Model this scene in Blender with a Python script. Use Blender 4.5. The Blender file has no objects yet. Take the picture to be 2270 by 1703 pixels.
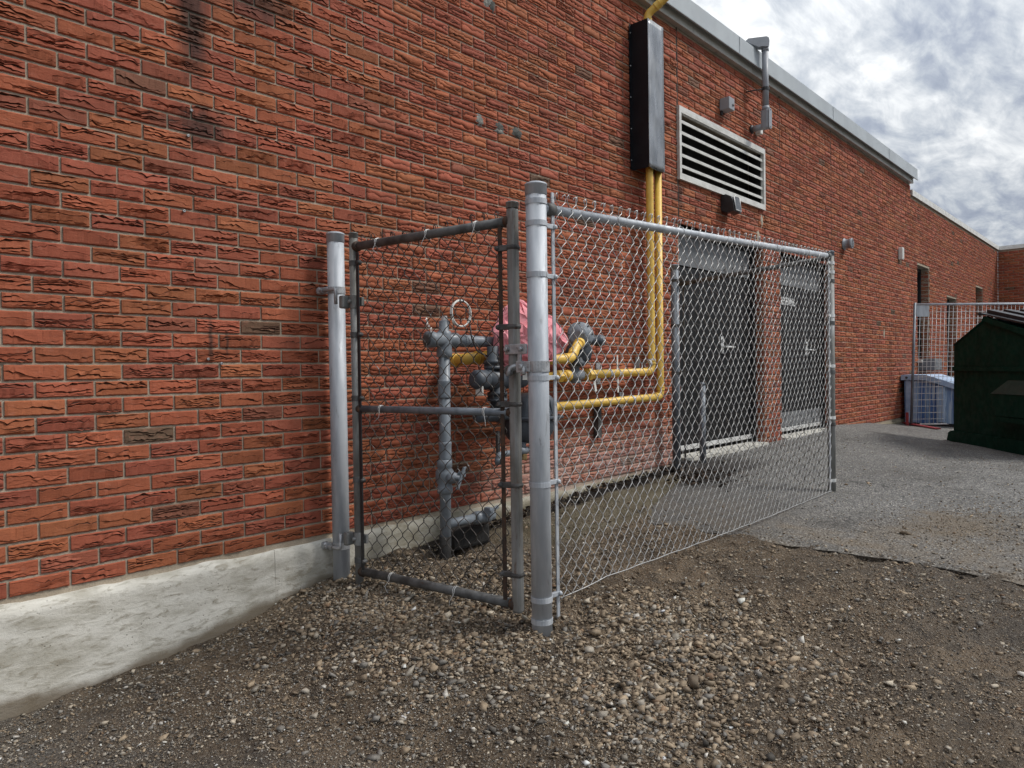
import bpy, bmesh, math, random
import numpy as np
from mathutils import Vector, Matrix, Quaternion

random.seed(7)
RNG = np.random.default_rng(7)
PI = math.pi
scn = bpy.context.scene
COL = scn.collection

# ------------------------------------------------------------------ camera
CAM_POS = Vector((0.0, -3.1866, 1.25))
CAM_R = Vector((0.681915, -0.731271, -0.015274))
CAM_U = Vector((0.022486, 0.000087, 0.999747))
CAM_F = Vector((0.731085, 0.682086, -0.016503))
cam_d = bpy.data.cameras.new('camera')
cam = bpy.data.objects.new('camera', cam_d)
COL.objects.link(cam)
m = Matrix(((CAM_R.x, CAM_U.x, -CAM_F.x), (CAM_R.y, CAM_U.y, -CAM_F.y), (CAM_R.z, CAM_U.z, -CAM_F.z)))
cam.matrix_world = Matrix.Translation(CAM_POS) @ m.to_4x4()
cam_d.sensor_fit = 'HORIZONTAL'
cam_d.sensor_width = 36.0
cam_d.lens = 36.0 * 1576.0 / 2270.0
cam_d.clip_start = 0.05
cam_d.clip_end = 2000.0
scn.camera = cam

# ------------------------------------------------------------------ exposure
vs = scn.view_settings
vs.view_transform = 'Standard'
vs.look = 'None'
vs.gamma = 1.0
vs.use_curve_mapping = False
vs.exposure = 0.85
scn.cycles.max_bounces = 5
scn.cycles.diffuse_bounces = 3
scn.cycles.glossy_bounces = 2
scn.cycles.transmission_bounces = 2
scn.cycles.use_adaptive_sampling = True
scn.cycles.adaptive_threshold = 0.02
scn.cycles.caustics_reflective = False
scn.cycles.caustics_refractive = False

# ------------------------------------------------------------------ sun
SUN_TO = Vector((0.60, -0.66, 1.0)).normalized()
sun_d = bpy.data.lights.new('sun', 'SUN')
sun_d.energy = 1.5
sun_d.angle = math.radians(13)
sun_d.color = (1.0, 0.965, 0.92)
sun = bpy.data.objects.new('sun', sun_d)
COL.objects.link(sun)
sun.rotation_euler = (-SUN_TO).to_track_quat('-Z', 'Y').to_euler()
sun.location = (6, -10, 12)

# ------------------------------------------------------------------ world: broken overcast
world = bpy.data.worlds.new('World')
scn.world = world
world.use_nodes = True
wt = world.node_tree
wt.nodes.clear()


def _n(tree, typ, **kw):
    nd = tree.nodes.new(typ)
    for k_, v_ in kw.items():
        setattr(nd, k_, v_)
    return nd


class T:
    """small helper to wire nodes"""
    def __init__(self, tree):
        self.t = tree

    def put(self, sock, v):
        if v is None:
            return
        if hasattr(v, 'links') or isinstance(v, bpy.types.NodeSocket):
            self.t.links.new(v, sock)
        else:
            if sock.type == 'RGBA' and len(v) == 3:
                v = (*v, 1.0)
            sock.default_value = v

    def math(self, op, a, b=None, c=None, clamp=False):
        nd = _n(self.t, 'ShaderNodeMath', operation=op, use_clamp=clamp)
        for i, v in enumerate((a, b, c)):
            self.put(nd.inputs[i], v)
        return nd.outputs[0]

    def vmath(self, op, a, b=None):
        nd = _n(self.t, 'ShaderNodeVectorMath', operation=op)
        self.put(nd.inputs[0], a)
        if b is not None:
            self.put(nd.inputs[1], b)
        return nd.outputs[1] if op in ('DISTANCE', 'LENGTH', 'DOT_PRODUCT') else nd.outputs[0]

    def mix(self, f, a, b, blend='MIX'):
        nd = _n(self.t, 'ShaderNodeMix', data_type='RGBA', blend_type=blend)
        self.put(nd.inputs[0], f)
        self.put(nd.inputs[6], a)
        self.put(nd.inputs[7], b)
        return nd.outputs[2]

    def rng(self, v, a, b, c=0.0, d=1.0, smooth=True):
        nd = _n(self.t, 'ShaderNodeMapRange')
        if smooth:
            nd.interpolation_type = 'SMOOTHSTEP'
        for i, q in enumerate((v, a, b, c, d)):
            self.put(nd.inputs[i], q)
        return nd.outputs[0]

    def noise(self, vec, scale, detail=5, rough=0.55, dist=0.0, out=0):
        nd = _n(self.t, 'ShaderNodeTexNoise')
        self.put(nd.inputs['Vector'], vec)
        nd.inputs['Scale'].default_value = scale
        nd.inputs['Detail'].default_value = detail
        nd.inputs['Roughness'].default_value = rough
        nd.inputs['Distortion'].default_value = dist
        return nd.outputs[out]

    def voro(self, vec, scale, feature='F1', rnd=1.0, out='Distance'):
        nd = _n(self.t, 'ShaderNodeTexVoronoi', feature=feature)
        self.put(nd.inputs['Vector'], vec)
        nd.inputs['Scale'].default_value = scale
        nd.inputs['Randomness'].default_value = rnd
        return nd.outputs[out]

    def ramp(self, f, stops, interp='LINEAR'):
        nd = _n(self.t, 'ShaderNodeValToRGB')
        cr = nd.color_ramp
        cr.interpolation = interp
        while len(cr.elements) < len(stops):
            cr.elements.new(0.5)
        for e, (p, c) in zip(cr.elements, stops):
            e.position = p
            e.color = (*c, 1.0) if len(c) == 3 else c
        self.put(nd.inputs[0], f)
        return nd.outputs[0]

    def sep(self, v):
        nd = _n(self.t, 'ShaderNodeSeparateXYZ')
        self.put(nd.inputs[0], v)
        return nd.outputs

    def comb(self, x, y, z):
        nd = _n(self.t, 'ShaderNodeCombineXYZ')
        for i, v in enumerate((x, y, z)):
            self.put(nd.inputs[i], v)
        return nd.outputs[0]

    def mapping(self, v, scale=(1, 1, 1), rot=(0, 0, 0), loc=(0, 0, 0)):
        nd = _n(self.t, 'ShaderNodeMapping')
        self.put(nd.inputs[0], v)
        nd.inputs['Location'].default_value = loc
        nd.inputs['Rotation'].default_value = rot
        nd.inputs['Scale'].default_value = scale
        return nd.outputs[0]


w = T(wt)
tc = _n(wt, 'ShaderNodeTexCoord')
dirv = tc.outputs['Generated']
dx, dy, dz = w.sep(dirv)
zc = w.math('ADD', w.math('MAXIMUM', dz, 0.0), 0.16)
px = w.math('DIVIDE', dx, zc)
py = w.math('DIVIDE', dy, zc)
plane = w.comb(px, py, 0.0)
pm = w.mapping(plane, scale=(0.85, 1.55, 1.0), rot=(0, 0, math.radians(-52)))
n_big = w.noise(pm, 0.9, 3, 0.5, 0.2)
n_mid = w.noise(pm, 3.3, 9, 0.60, 0.5)
n_fine = w.noise(w.mapping(plane, scale=(0.8, 2.1, 1), rot=(0, 0, math.radians(-42))), 7.0, 8, 0.60, 0.5)
cl = w.math('ADD', w.math('MULTIPLY', n_big, 0.26), w.math('ADD', w.math('MULTIPLY', n_mid, 0.44), w.math('MULTIPLY', n_fine, 0.30)))
nsky = _n(wt, 'ShaderNodeTexSky', sky_type='NISHITA')
nsky.sun_disc = False
nsky.sun_elevation = math.asin(SUN_TO.z)
nsky.sun_rotation = math.atan2(SUN_TO.x, SUN_TO.y)
# cloud colours are given relative to a background strength of 0.1
ccol = w.ramp(cl, [(0.40, (1.75, 2.0, 2.5)), (0.455, (2.2, 2.45, 2.92)), (0.495, (2.8, 3.05, 3.4)), (0.535, (3.5, 3.7, 3.95)), (0.58, (4.4, 4.55, 4.7)), (0.65, (5.6, 5.7, 5.7))])
gap = w.rng(cl, 0.34, 0.42, 0.08, 0.0)
sky_mix = w.mix(gap, ccol, nsky.outputs[0])
grad = w.math('ADD', 0.86, w.math('MULTIPLY', w.math('MAXIMUM', dz, 0.0), 0.95))
skyc = w.vmath('SCALE', sky_mix, None)
wt.nodes[-1].inputs['Scale'].default_value = 1.0
wt.links.new(grad, wt.nodes[-1].inputs['Scale'])
bg = _n(wt, 'ShaderNodeBackground')
wt.links.new(skyc, bg.inputs['Color'])
bg.inputs['Strength'].default_value = 0.1
wo = _n(wt, 'ShaderNodeOutputWorld')
wt.links.new(bg.outputs[0], wo.inputs['Surface'])

# ------------------------------------------------------------------ materials
MATS = {}


def base_mat(name):
    mt = bpy.data.materials.new(name)
    mt.use_nodes = True
    nt = mt.node_tree
    nt.nodes.clear()
    b = _n(nt, 'ShaderNodeBsdfPrincipled')
    o = _n(nt, 'ShaderNodeOutputMaterial')
    nt.links.new(b.outputs[0], o.inputs[0])
    MATS[name] = mt
    t = T(nt)
    pos = _n(nt, 'ShaderNodeNewGeometry').outputs['Position']
    return mt, t, b, pos


def bump(t, b, h, strength=0.3, dist=0.01):
    nd = _n(t.t, 'ShaderNodeBump')
    nd.inputs['Strength'].default_value = strength
    nd.inputs['Distance'].default_value = dist
    t.put(nd.inputs['Height'], h)
    t.t.links.new(nd.outputs[0], b.inputs['Normal'])


def pmat(name, c1, c2=None, scale=12, detail=6, rough=0.6, rough2=None, metal=0.0, bmp=0.15, bscale=60, bdist=0.003,
         stretch=(1, 1, 1), c3=None, s3=6, lo3=0.56, hi3=0.68, spec=0.5, coat=0.0):
    mt, t, b, pos = base_mat(name)
    v = t.mapping(pos, scale=stretch)
    n1 = t.noise(v, scale, detail, 0.6)
    f = t.rng(n1, 0.35, 0.65)
    col = t.mix(f, c1, c2 if c2 else tuple(x * 0.8 for x in c1))
    if c3:
        n3 = t.noise(v, s3, 7, 0.65, 0.3)
        col = t.mix(t.rng(n3, lo3, hi3), col, c3)
    t.put(b.inputs['Base Color'], col)
    if rough2 is None:
        rough2 = min(1.0, rough + 0.12)
    t.put(b.inputs['Roughness'], t.rng(t.noise(v, scale * 2.3, 4), 0.3, 0.7, rough, rough2))
    b.inputs['Metallic'].default_value = metal
    b.inputs['Specular IOR Level'].default_value = spec
    b.inputs['Coat Weight'].default_value = coat
    if bmp > 0:
        bump(t, b, t.noise(v, bscale, 5, 0.6), bmp, bdist)
    return mt


pmat('galv', (0.50, 0.525, 0.55), (0.36, 0.385, 0.415), scale=18, rough=0.5, rough2=0.68, metal=0.22, bmp=0.10, stretch=(1, 1, 0.2),
     c3=(0.24, 0.245, 0.25), s3=30, lo3=0.60, hi3=0.72)
pmat('galv_fitting', (0.50, 0.51, 0.52), (0.33, 0.34, 0.35), scale=30, rough=0.45, metal=0.5, bmp=0.2, bscale=120, c3=(0.16, 0.14, 0.12), s3=40)
pmat('galv_old', (0.29, 0.295, 0.29), (0.15, 0.145, 0.13), scale=9, rough=0.5, rough2=0.75, metal=0.35, bmp=0.15, stretch=(1, 1, 0.3),
     c3=(0.11, 0.06, 0.035), s3=7, lo3=0.60, hi3=0.70)
pmat('galv_dark', (0.135, 0.135, 0.132), (0.060, 0.057, 0.054), scale=14, rough=0.55, rough2=0.8, metal=0.25, bmp=0.2, c3=(0.09, 0.045, 0.025), s3=9,
     lo3=0.6, hi3=0.7)
pmat('galv_grey', (0.215, 0.235, 0.26), (0.12, 0.135, 0.155), scale=12, rough=0.45, rough2=0.65, metal=0.4, bmp=0.1, stretch=(1, 1, 0.35))
pmat('rust_bar', (0.075, 0.042, 0.026), (0.035, 0.027, 0.022), scale=25, rough=0.75, metal=0.1, bmp=0.4, c3=(0.14, 0.06, 0.025), s3=14)
pmat('wire_new', (0.58, 0.58, 0.565), (0.38, 0.38, 0.375), scale=40, rough=0.35, metal=0.45, bmp=0)
pmat('wire_old', (0.075, 0.066, 0.058), (0.040, 0.034, 0.030), scale=30, rough=0.5, metal=0.35, bmp=0, c3=(0.32, 0.32, 0.31), s3=22, lo3=0.6, hi3=0.68)
pmat('grey_paint', (0.20, 0.225, 0.25), (0.15, 0.17, 0.19), scale=14, rough=0.4, bmp=0.06, c3=(0.22, 0.235, 0.25), s3=18, lo3=0.62, hi3=0.75)
pmat('meter_paint', (0.068, 0.080, 0.096), (0.048, 0.057, 0.068), scale=14, rough=0.42, bmp=0.12, bscale=220, c3=(0.10, 0.11, 0.12), s3=11, lo3=0.62, hi3=0.75)
pmat('yellow_paint', (0.80, 0.53, 0.11), (0.70, 0.44, 0.075), scale=10, rough=0.38, bmp=0.05, c3=(0.36, 0.23, 0.06), s3=24, lo3=0.66, hi3=0.76)
pmat('pink_fabric', (0.78, 0.30, 0.325), (0.70, 0.235, 0.265), scale=9, rough=0.6, bmp=0.25, bscale=300, c3=(0.80, 0.38, 0.39), s3=6)
pmat('black_sheet_lit', (0.40, 0.405, 0.41), (0.24, 0.245, 0.25), scale=6, rough=0.24, rough2=0.40, metal=0.92, bmp=0.10, bscale=9, bdist=0.01, stretch=(1, 1, 0.35),
     c3=(0.56, 0.56, 0.56), s3=5, lo3=0.55, hi3=0.7)  # pipe cover front: sky sheen helped by a lighter metal colour
pmat('black_sheet_shade', (0.010, 0.011, 0.014), (0.007, 0.0075, 0.010), scale=8, rough=0.4, rough2=0.55, bmp=0.08, spec=0.3, c3=(0.03, 0.032, 0.036), s3=30, lo3=0.68, hi3=0.74)  # darker copy of the cover sheet, shade of its sides put into the colour
pmat('black_plastic', (0.025, 0.025, 0.027), (0.016, 0.016, 0.017), scale=20, rough=0.4, bmp=0.1)
pmat('lens_glass', (0.05, 0.055, 0.06), (0.09, 0.095, 0.10), scale=18, rough=0.12, bmp=0.1, bscale=180)
pmat('white_alu', (0.66, 0.655, 0.62), (0.52, 0.51, 0.47), scale=8, rough=0.42, bmp=0.05, stretch=(1, 1, 2.5), c3=(0.36, 0.33, 0.27), s3=9, lo3=0.64, hi3=0.8)
pmat('vent_dark', (0.020, 0.020, 0.020), (0.012, 0.012, 0.012), rough=0.8, bmp=0)
pmat('fascia_metal', (0.42, 0.455, 0.47), (0.37, 0.40, 0.415), scale=3, rough=0.42, bmp=0.04, bscale=5, bdist=0.01)
pmat('flange_metal', (0.50, 0.50, 0.46), (0.42, 0.42, 0.38), scale=5, rough=0.5, bmp=0.08, bscale=8, c3=(0.24, 0.235, 0.21), s3=8, lo3=0.62, hi3=0.75)
pmat('door_paint', (0.0085, 0.0092, 0.010), (0.0065, 0.007, 0.0078), scale=6, rough=0.5, rough2=0.65, bmp=0.05, spec=0.22)
pmat('door_frame_paint', (0.022, 0.023, 0.024), None, scale=6, rough=0.55, bmp=0.05, spec=0.25)
pmat('mid_grey_paint', (0.16, 0.166, 0.17), (0.13, 0.135, 0.14), scale=4, rough=0.5, bmp=0.05)
pmat('steel_bright', (0.78, 0.78, 0.76), (0.62, 0.62, 0.60), scale=18, rough=0.35, metal=0.3, bmp=0.05)
pmat('white_plastic', (0.74, 0.74, 0.70), (0.64, 0.63, 0.58), scale=20, rough=0.5, bmp=0.05)
pmat('white_paint', (0.80, 0.80, 0.78), None, rough=0.5, bmp=0)
pmat('pvc_grey', (0.30, 0.315, 0.34), (0.255, 0.27, 0.29), scale=7, rough=0.45, bmp=0.04)
pmat('sill_concrete', (0.56, 0.54, 0.48), (0.42, 0.40, 0.35), scale=14, rough=0.85, bmp=0.3)
pmat('dumpster_green', (0.0045, 0.036, 0.0225), (0.0030, 0.025, 0.0155), scale=7, rough=0.45, rough2=0.7, bmp=0.15, bscale=14, bdist=0.006,
     c3=(0.016, 0.011, 0.007), s3=3.2, lo3=0.72, hi3=0.8, spec=0.08)
pmat('pocket_green', (0.010, 0.036, 0.025), (0.007, 0.027, 0.019), scale=9, rough=0.5, bmp=0.2, c3=(0.05, 0.03, 0.016), s3=8, lo3=0.6, hi3=0.7)
pmat('faded_blue', (0.055, 0.14, 0.36), (0.30, 0.42, 0.56), scale=6, rough=0.55, bmp=0.08, stretch=(2.2, 2.2, 0.16), c3=(0.44, 0.53, 0.64), s3=9, lo3=0.55, hi3=0.62)
pmat('pale_blue', (0.40, 0.50, 0.64), (0.30, 0.40, 0.56), scale=12, rough=0.6, bmp=0.08)
pmat('red_paint', (0.30, 0.030, 0.035), (0.20, 0.022, 0.025), scale=20, rough=0.5, bmp=0.1, c3=(0.13, 0.03, 0.025), s3=14)
pmat('window_glass', (0.012, 0.014, 0.017), (0.016, 0.018, 0.021), rough=0.06, rough2=0.1, bmp=0.02, bscale=3)
pmat('brass', (0.36, 0.25, 0.11), (0.25, 0.18, 0.09), rough=0.4, metal=0.7, bmp=0.1)
pmat('rubber', (0.016, 0.015, 0.014), (0.026, 0.024, 0.022), scale=20, rough=0.85, bmp=0.6, bscale=50, bdist=0.01)
pmat('patch_mortar', (0.30, 0.29, 0.25), (0.13, 0.135, 0.13), scale=34, rough=0.95, bmp=0.8, bscale=70, bdist=0.01)
pmat('patch_pale', (0.42, 0.37, 0.29), (0.34, 0.29, 0.22), scale=30, rough=0.95, bmp=0.5, bscale=70)
pmat('patch_dark', (0.060, 0.062, 0.056), (0.10, 0.10, 0.09), scale=40, rough=0.95, bmp=0.8, bscale=70, bdist=0.01)
pmat('wood_twig', (0.09, 0.06, 0.04), (0.05, 0.035, 0.025), scale=30, rough=0.9, bmp=0.3)
pmat('roofing', (0.10, 0.10, 0.10), None, rough=0.9)
pmat('brown_frame', (0.045, 0.028, 0.02), (0.03, 0.02, 0.015), scale=20, rough=0.6, bmp=0.1)

# ---- brick and mortar
BL = 0.20588          # brick module
BH = 0.0677           # course height
X0 = 0.6406
ZB = 0.4307           # underside of the first course


def brick_material():
    mt, t, b, pos = base_mat('brick')
    x, y, z = t.sep(pos)
    xx = t.math('SUBTRACT', x, y)
    row = t.math('FLOOR', t.math('DIVIDE', t.math('SUBTRACT', z, ZB), BH))
    odd = t.math('MODULO', t.math('ADD', row, 200.0), 2.0)
    cx = t.math('FLOOR', t.math('SUBTRACT', t.math('DIVIDE', t.math('SUBTRACT', xx, X0), BL), t.math('MULTIPLY', odd, 0.5)))
    cell = t.comb(cx, row, 3.7)
    wn = _n(t.t, 'ShaderNodeTexWhiteNoise', noise_dimensions='3D')
    t.put(wn.inputs['Vector'], cell)
    r1 = wn.outputs['Value']
    wn2 = _n(t.t, 'ShaderNodeTexWhiteNoise', noise_dimensions='3D')
    t.put(wn2.inputs['Vector'], t.vmath('ADD', cell, (17.3, 5.1, 9.2)))
    r2 = wn2.outputs['Value']
    col = t.ramp(r1, [(0.0, (0.150, 0.095, 0.060)), (0.006, (0.160, 0.098, 0.060)), (0.012, (0.29, 0.096, 0.056)), (0.05, (0.35, 0.098, 0.055)),
                      (0.18, (0.375, 0.100, 0.060)), (0.45, (0.40, 0.109, 0.055)), (0.68, (0.41, 0.121, 0.057)), (0.88, (0.415, 0.134, 0.058)),
                      (1.0, (0.37, 0.125, 0.054))])
    # clay mottling inside each brick
    v = t.vmath('ADD', t.mapping(pos, scale=(9, 9, 30)), t.vmath('SCALE', cell, None))
    n1 = t.noise(v, 1.0, 6, 0.62, 0.5)
    col = t.mix(t.rng(n1, 0.30, 0.52, 0.55, 0.0), col, t.mix(0.5, col, (0.20, 0.055, 0.030)))
    n2 = t.noise(t.mapping(pos, scale=(14, 14, 26)), 2.0, 5, 0.6)
    col = t.mix(t.rng(n2, 0.54, 0.72, 0.0, 0.38), col, (0.50, 0.205, 0.135))
    n3 = t.noise(pos, 160.0, 4, 0.7)
    col = t.mix(t.rng(n3, 0.35, 0.7, 0.30, 0.0), col, t.mix(0.55, col, (0.06, 0.025, 0.018)))
    val = t.math('ADD', 0.73, t.math('MULTIPLY', r2, 0.28))
    col = t.vmath('SCALE', col, None)
    t.t.nodes[-1].inputs['Scale'].default_value = 1.0
    t.t.links.new(val, t.t.nodes[-1].inputs['Scale'])
    # shade in the cracks of the torn face, painted dark brown
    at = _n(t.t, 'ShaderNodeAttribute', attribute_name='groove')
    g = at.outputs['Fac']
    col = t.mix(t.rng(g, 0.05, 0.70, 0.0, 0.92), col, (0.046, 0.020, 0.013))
    # soot runs and lime bloom
    col = stains(t, pos, x, z, col)
    t.put(b.inputs['Base Color'], col)
    b.inputs['Roughness'].default_value = 0.86
    b.inputs['Specular IOR Level'].default_value = 0.28
    hb = t.math('ADD', t.math('MULTIPLY', t.noise(t.mapping(pos, scale=(30, 30, 110)), 1.0, 6, 0.65, 0.8), 0.8), t.math('MULTIPLY', n3, 0.25))
    bump(t, b, hb, 0.55, 0.006)
    return mt


def stains(t, pos, x, z, col):
    n = t.noise(t.mapping(pos, scale=(14, 14, 5)), 1.0, 6, 0.65, 0.4)
    nf = t.noise(pos, 45, 4, 0.6)

    def blob(cx, cz, rx, rz, amt):
        ddx = t.math('DIVIDE', t.math('SUBTRACT', x, cx), rx)
        ddz = t.math('DIVIDE', t.math('SUBTRACT', z, cz), rz)
        d = t.math('SQRT', t.math('ADD', t.math('MULTIPLY', ddx, ddx), t.math('MULTIPLY', ddz, ddz)))
        d = t.math('ADD', d, t.math('MULTIPLY', t.math('SUBTRACT', n, 0.5), 1.3))
        return t.rng(d, 0.15, 1.1, amt, 0.0)
    s = blob(1.375, 2.88, 0.10, 0.42, 0.82)
    s = t.math('MAXIMUM', s, blob(1.62, 3.04, 0.42, 0.15, 0.70))
    s = t.math('MAXIMUM', s, blob(1.41, 2.37, 0.15, 0.12, 0.78))
    s = t.math('MAXIMUM', s, blob(1.26, 2.36, 0.16, 0.05, 0.5))
    s = t.math('MAXIMUM', s, blob(1.425, 1.42, 0.016, 0.16, 0.75))
    s = t.math('MAXIMUM', s, blob(1.50, 1.40, 0.010, 0.09, 0.7))
    s = t.math('MAXIMUM', s, blob(5.62, 2.78, 0.06, 0.16, 0.6))
    col = t.mix(s, col, (0.030, 0.025, 0.022))
    lime = t.math('MULTIPLY', t.math('MULTIPLY', t.math('MULTIPLY', t.rng(x, 2.9, 3.6), t.rng(x, 5.7, 5.3)), t.rng(z, 0.95, 0.5)), t.rng(n, 0.32, 0.62, 0.15, 0.62))
    col = t.mix(lime, col, (0.50, 0.36, 0.31))
    return col


brick_material()


def mortar_material():
    mt, t, b, pos = base_mat('mortar')
    x, y, z = t.sep(pos)
    n = t.noise(pos, 9, 6, 0.65)
    n2 = t.noise(pos, 140, 4, 0.7)
    col = t.mix(t.rng(n, 0.3, 0.7), (0.46, 0.39, 0.30), (0.34, 0.28, 0.21))
    col = t.mix(t.rng(n2, 0.35, 0.65, 0.4, 0.0), col, (0.20, 0.165, 0.13))
    col = stains(t, pos, x, z, col)
    t.put(b.inputs['Base Color'], col)
    b.inputs['Roughness'].default_value = 0.95
    b.inputs['Specular IOR Level'].default_value = 0.2
    bump(t, b, t.math('ADD', n2, t.noise(pos, 40, 4)), 0.6, 0.004)


mortar_material()


def concrete_material():
    mt, t, b, pos = base_mat('concrete')
    x, y, z = t.sep(pos)
    n = t.noise(t.mapping(pos, scale=(1, 1, 2.2)), 3.4, 8, 0.65, 0.5)
    col = t.mix(t.rng(n, 0.34, 0.60), (0.42, 0.395, 0.33), (0.66, 0.635, 0.565))
    n2 = t.noise(t.mapping(pos, scale=(1, 1, 3)), 12, 7, 0.7, 0.6)
    col = t.mix(t.rng(n2, 0.50, 0.66, 0.0, 0.8), col, (0.29, 0.26, 0.20))
    n5 = t.noise(t.mapping(pos, scale=(1, 1, 1.6)), 34, 6, 0.7, 0.8)
    col = t.mix(t.rng(n5, 0.60, 0.72, 0.0, 0.40), col, (0.20, 0.175, 0.135))
    fl = t.noise(t.mapping(pos, scale=(0.5, 1, 26)), 1.0, 4, 0.6)
    col = t.mix(t.rng(fl, 0.45, 0.62, 0.0, 0.22), col, (0.33, 0.30, 0.24))
    pit = t.rng(t.voro(pos, 55), 0.05, 0.22, 1.0, 0.0)
    pitm = t.math('MULTIPLY', pit, t.rng(t.noise(pos, 6, 4), 0.52, 0.62))
    col = t.mix(t.math('MULTIPLY', pitm, 0.7), col, (0.17, 0.14, 0.10))
    # splash-back of soil on the foot of the wall, following its own ragged line
    gl = t.ramp(t.math('DIVIDE', x, 6.0), [(0.0, (0.0,) * 3), (0.10, (0.0,) * 3), (0.195, (0.034,) * 3), (0.285, (0.15,) * 3), (0.33, (0.212,) * 3), (0.445, (0.255,) * 3), (0.70, (0.365,) * 3), (1.0, (0.43,) * 3)])
    dl = t.math('SUBTRACT', t.math('SUBTRACT', z, gl), t.math('MULTIPLY', t.math('SUBTRACT', t.noise(t.mapping(pos, scale=(1, 1, 0.5)), 2.6, 4, 0.55), 0.42), 0.20))
    col = t.mix(t.rng(dl, -0.005, 0.045, 0.85, 0.0), col, (0.155, 0.12, 0.08))
    # greener and darker behind the fence
    col = t.mix(t.math('MULTIPLY', t.rng(x, 1.75, 2.7), t.rng(n, 0.3, 0.7, 0.9, 0.45)), col, (0.21, 0.185, 0.125))
    t.put(b.inputs['Base Color'], col)
    b.inputs['Roughness'].default_value = 0.9
    b.inputs['Specular IOR Level'].default_value = 0.25
    h = t.math('ADD', t.math('MULTIPLY', n2, 0.8), t.math('SUBTRACT', t.math('MULTIPLY', t.noise(pos, 70, 6, 0.7), 0.6), t.math('MULTIPLY', pitm, 0.8)))
    bump(t, b, t.math('ADD', h, t.math('MULTIPLY', n5, -0.3)), 0.5, 0.008)


concrete_material()


def dirt_material():
    mt, t, b, pos = base_mat('dirt')
    x, y, z = t.sep(pos)
    n = t.noise(pos, 1.5, 6, 0.62, 0.4)
    n2 = t.noise(pos, 9, 7, 0.7)
    col = t.mix(t.rng(n, 0.36, 0.62), (0.225, 0.163, 0.104), (0.120, 0.087, 0.056))
    col = t.mix(t.rng(n2, 0.44, 0.64, 0.0, 0.8), col, (0.046, 0.034, 0.024))
    # crushed stone showing through toward the left corner and the far right
    gl = t.math('ADD', t.math('ADD', t.math('MULTIPLY', x, 0.9), t.math('MULTIPLY', y, 0.25)), t.math('MULTIPLY', n, 1.2))
    gm = t.rng(gl, 0.85, 1.55, 0.75, 0.0)
    gr = t.rng(t.math('ADD', t.math('SUBTRACT', t.math('MULTIPLY', x, 0.6), y), t.math('MULTIPLY', n, 1.0)), 4.4, 5.2, 0.0, 0.3)
    grey = t.mix(t.rng(n2, 0.4, 0.6), (0.090, 0.082, 0.072), (0.175, 0.163, 0.146))
    col = t.mix(t.math('MAXIMUM', gm, gr), col, grey)
    vd = t.voro(pos, 190, out='Color')
    vr = t.sep(vd)
    col = t.mix(t.rng(vr[0], 0.72, 0.98, 0.0, 0.7), col, (0.27, 0.235, 0.19))
    col = t.mix(t.rng(vr[1], 0.80, 1.0, 0.0, 0.6), col, (0.035, 0.028, 0.022))
    # mossy strip inside the enclosure
    mx = t.math('MULTIPLY', t.math('MULTIPLY', t.rng(x, 2.75, 3.2), t.rng(x, 5.3, 4.9)), t.math('MULTIPLY', t.rng(t.math('ADD', y, t.math('MULTIPLY', n2, 0.15)), -0.72, -0.55), t.rng(y, -0.12, -0.20)))
    moss = t.mix(t.rng(n2, 0.4, 0.6), (0.150, 0.128, 0.078), (0.215, 0.186, 0.128))
    col = t.mix(t.math('MULTIPLY', mx, 0.92), col, moss)
    # near-black strip along the wall foot
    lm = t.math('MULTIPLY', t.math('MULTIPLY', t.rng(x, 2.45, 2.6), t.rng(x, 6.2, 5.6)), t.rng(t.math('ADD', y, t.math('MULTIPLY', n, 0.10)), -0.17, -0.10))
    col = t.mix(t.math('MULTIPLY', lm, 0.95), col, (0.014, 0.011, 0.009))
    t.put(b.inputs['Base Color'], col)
    t.put(b.inputs['Roughness'], t.rng(n2, 0.3, 0.7, 0.72, 0.98))
    b.inputs['Specular IOR Level'].default_value = 0.3
    h = t.math('ADD', t.math('MULTIPLY', t.voro(pos, 75), -0.7), t.math('ADD', t.math('MULTIPLY', t.noise(pos, 130, 6, 0.75), 0.8), t.math('MULTIPLY', t.voro(pos, 190), -0.4)))
    bump(t, b, h, 1.0, 0.018)


dirt_material()


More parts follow.
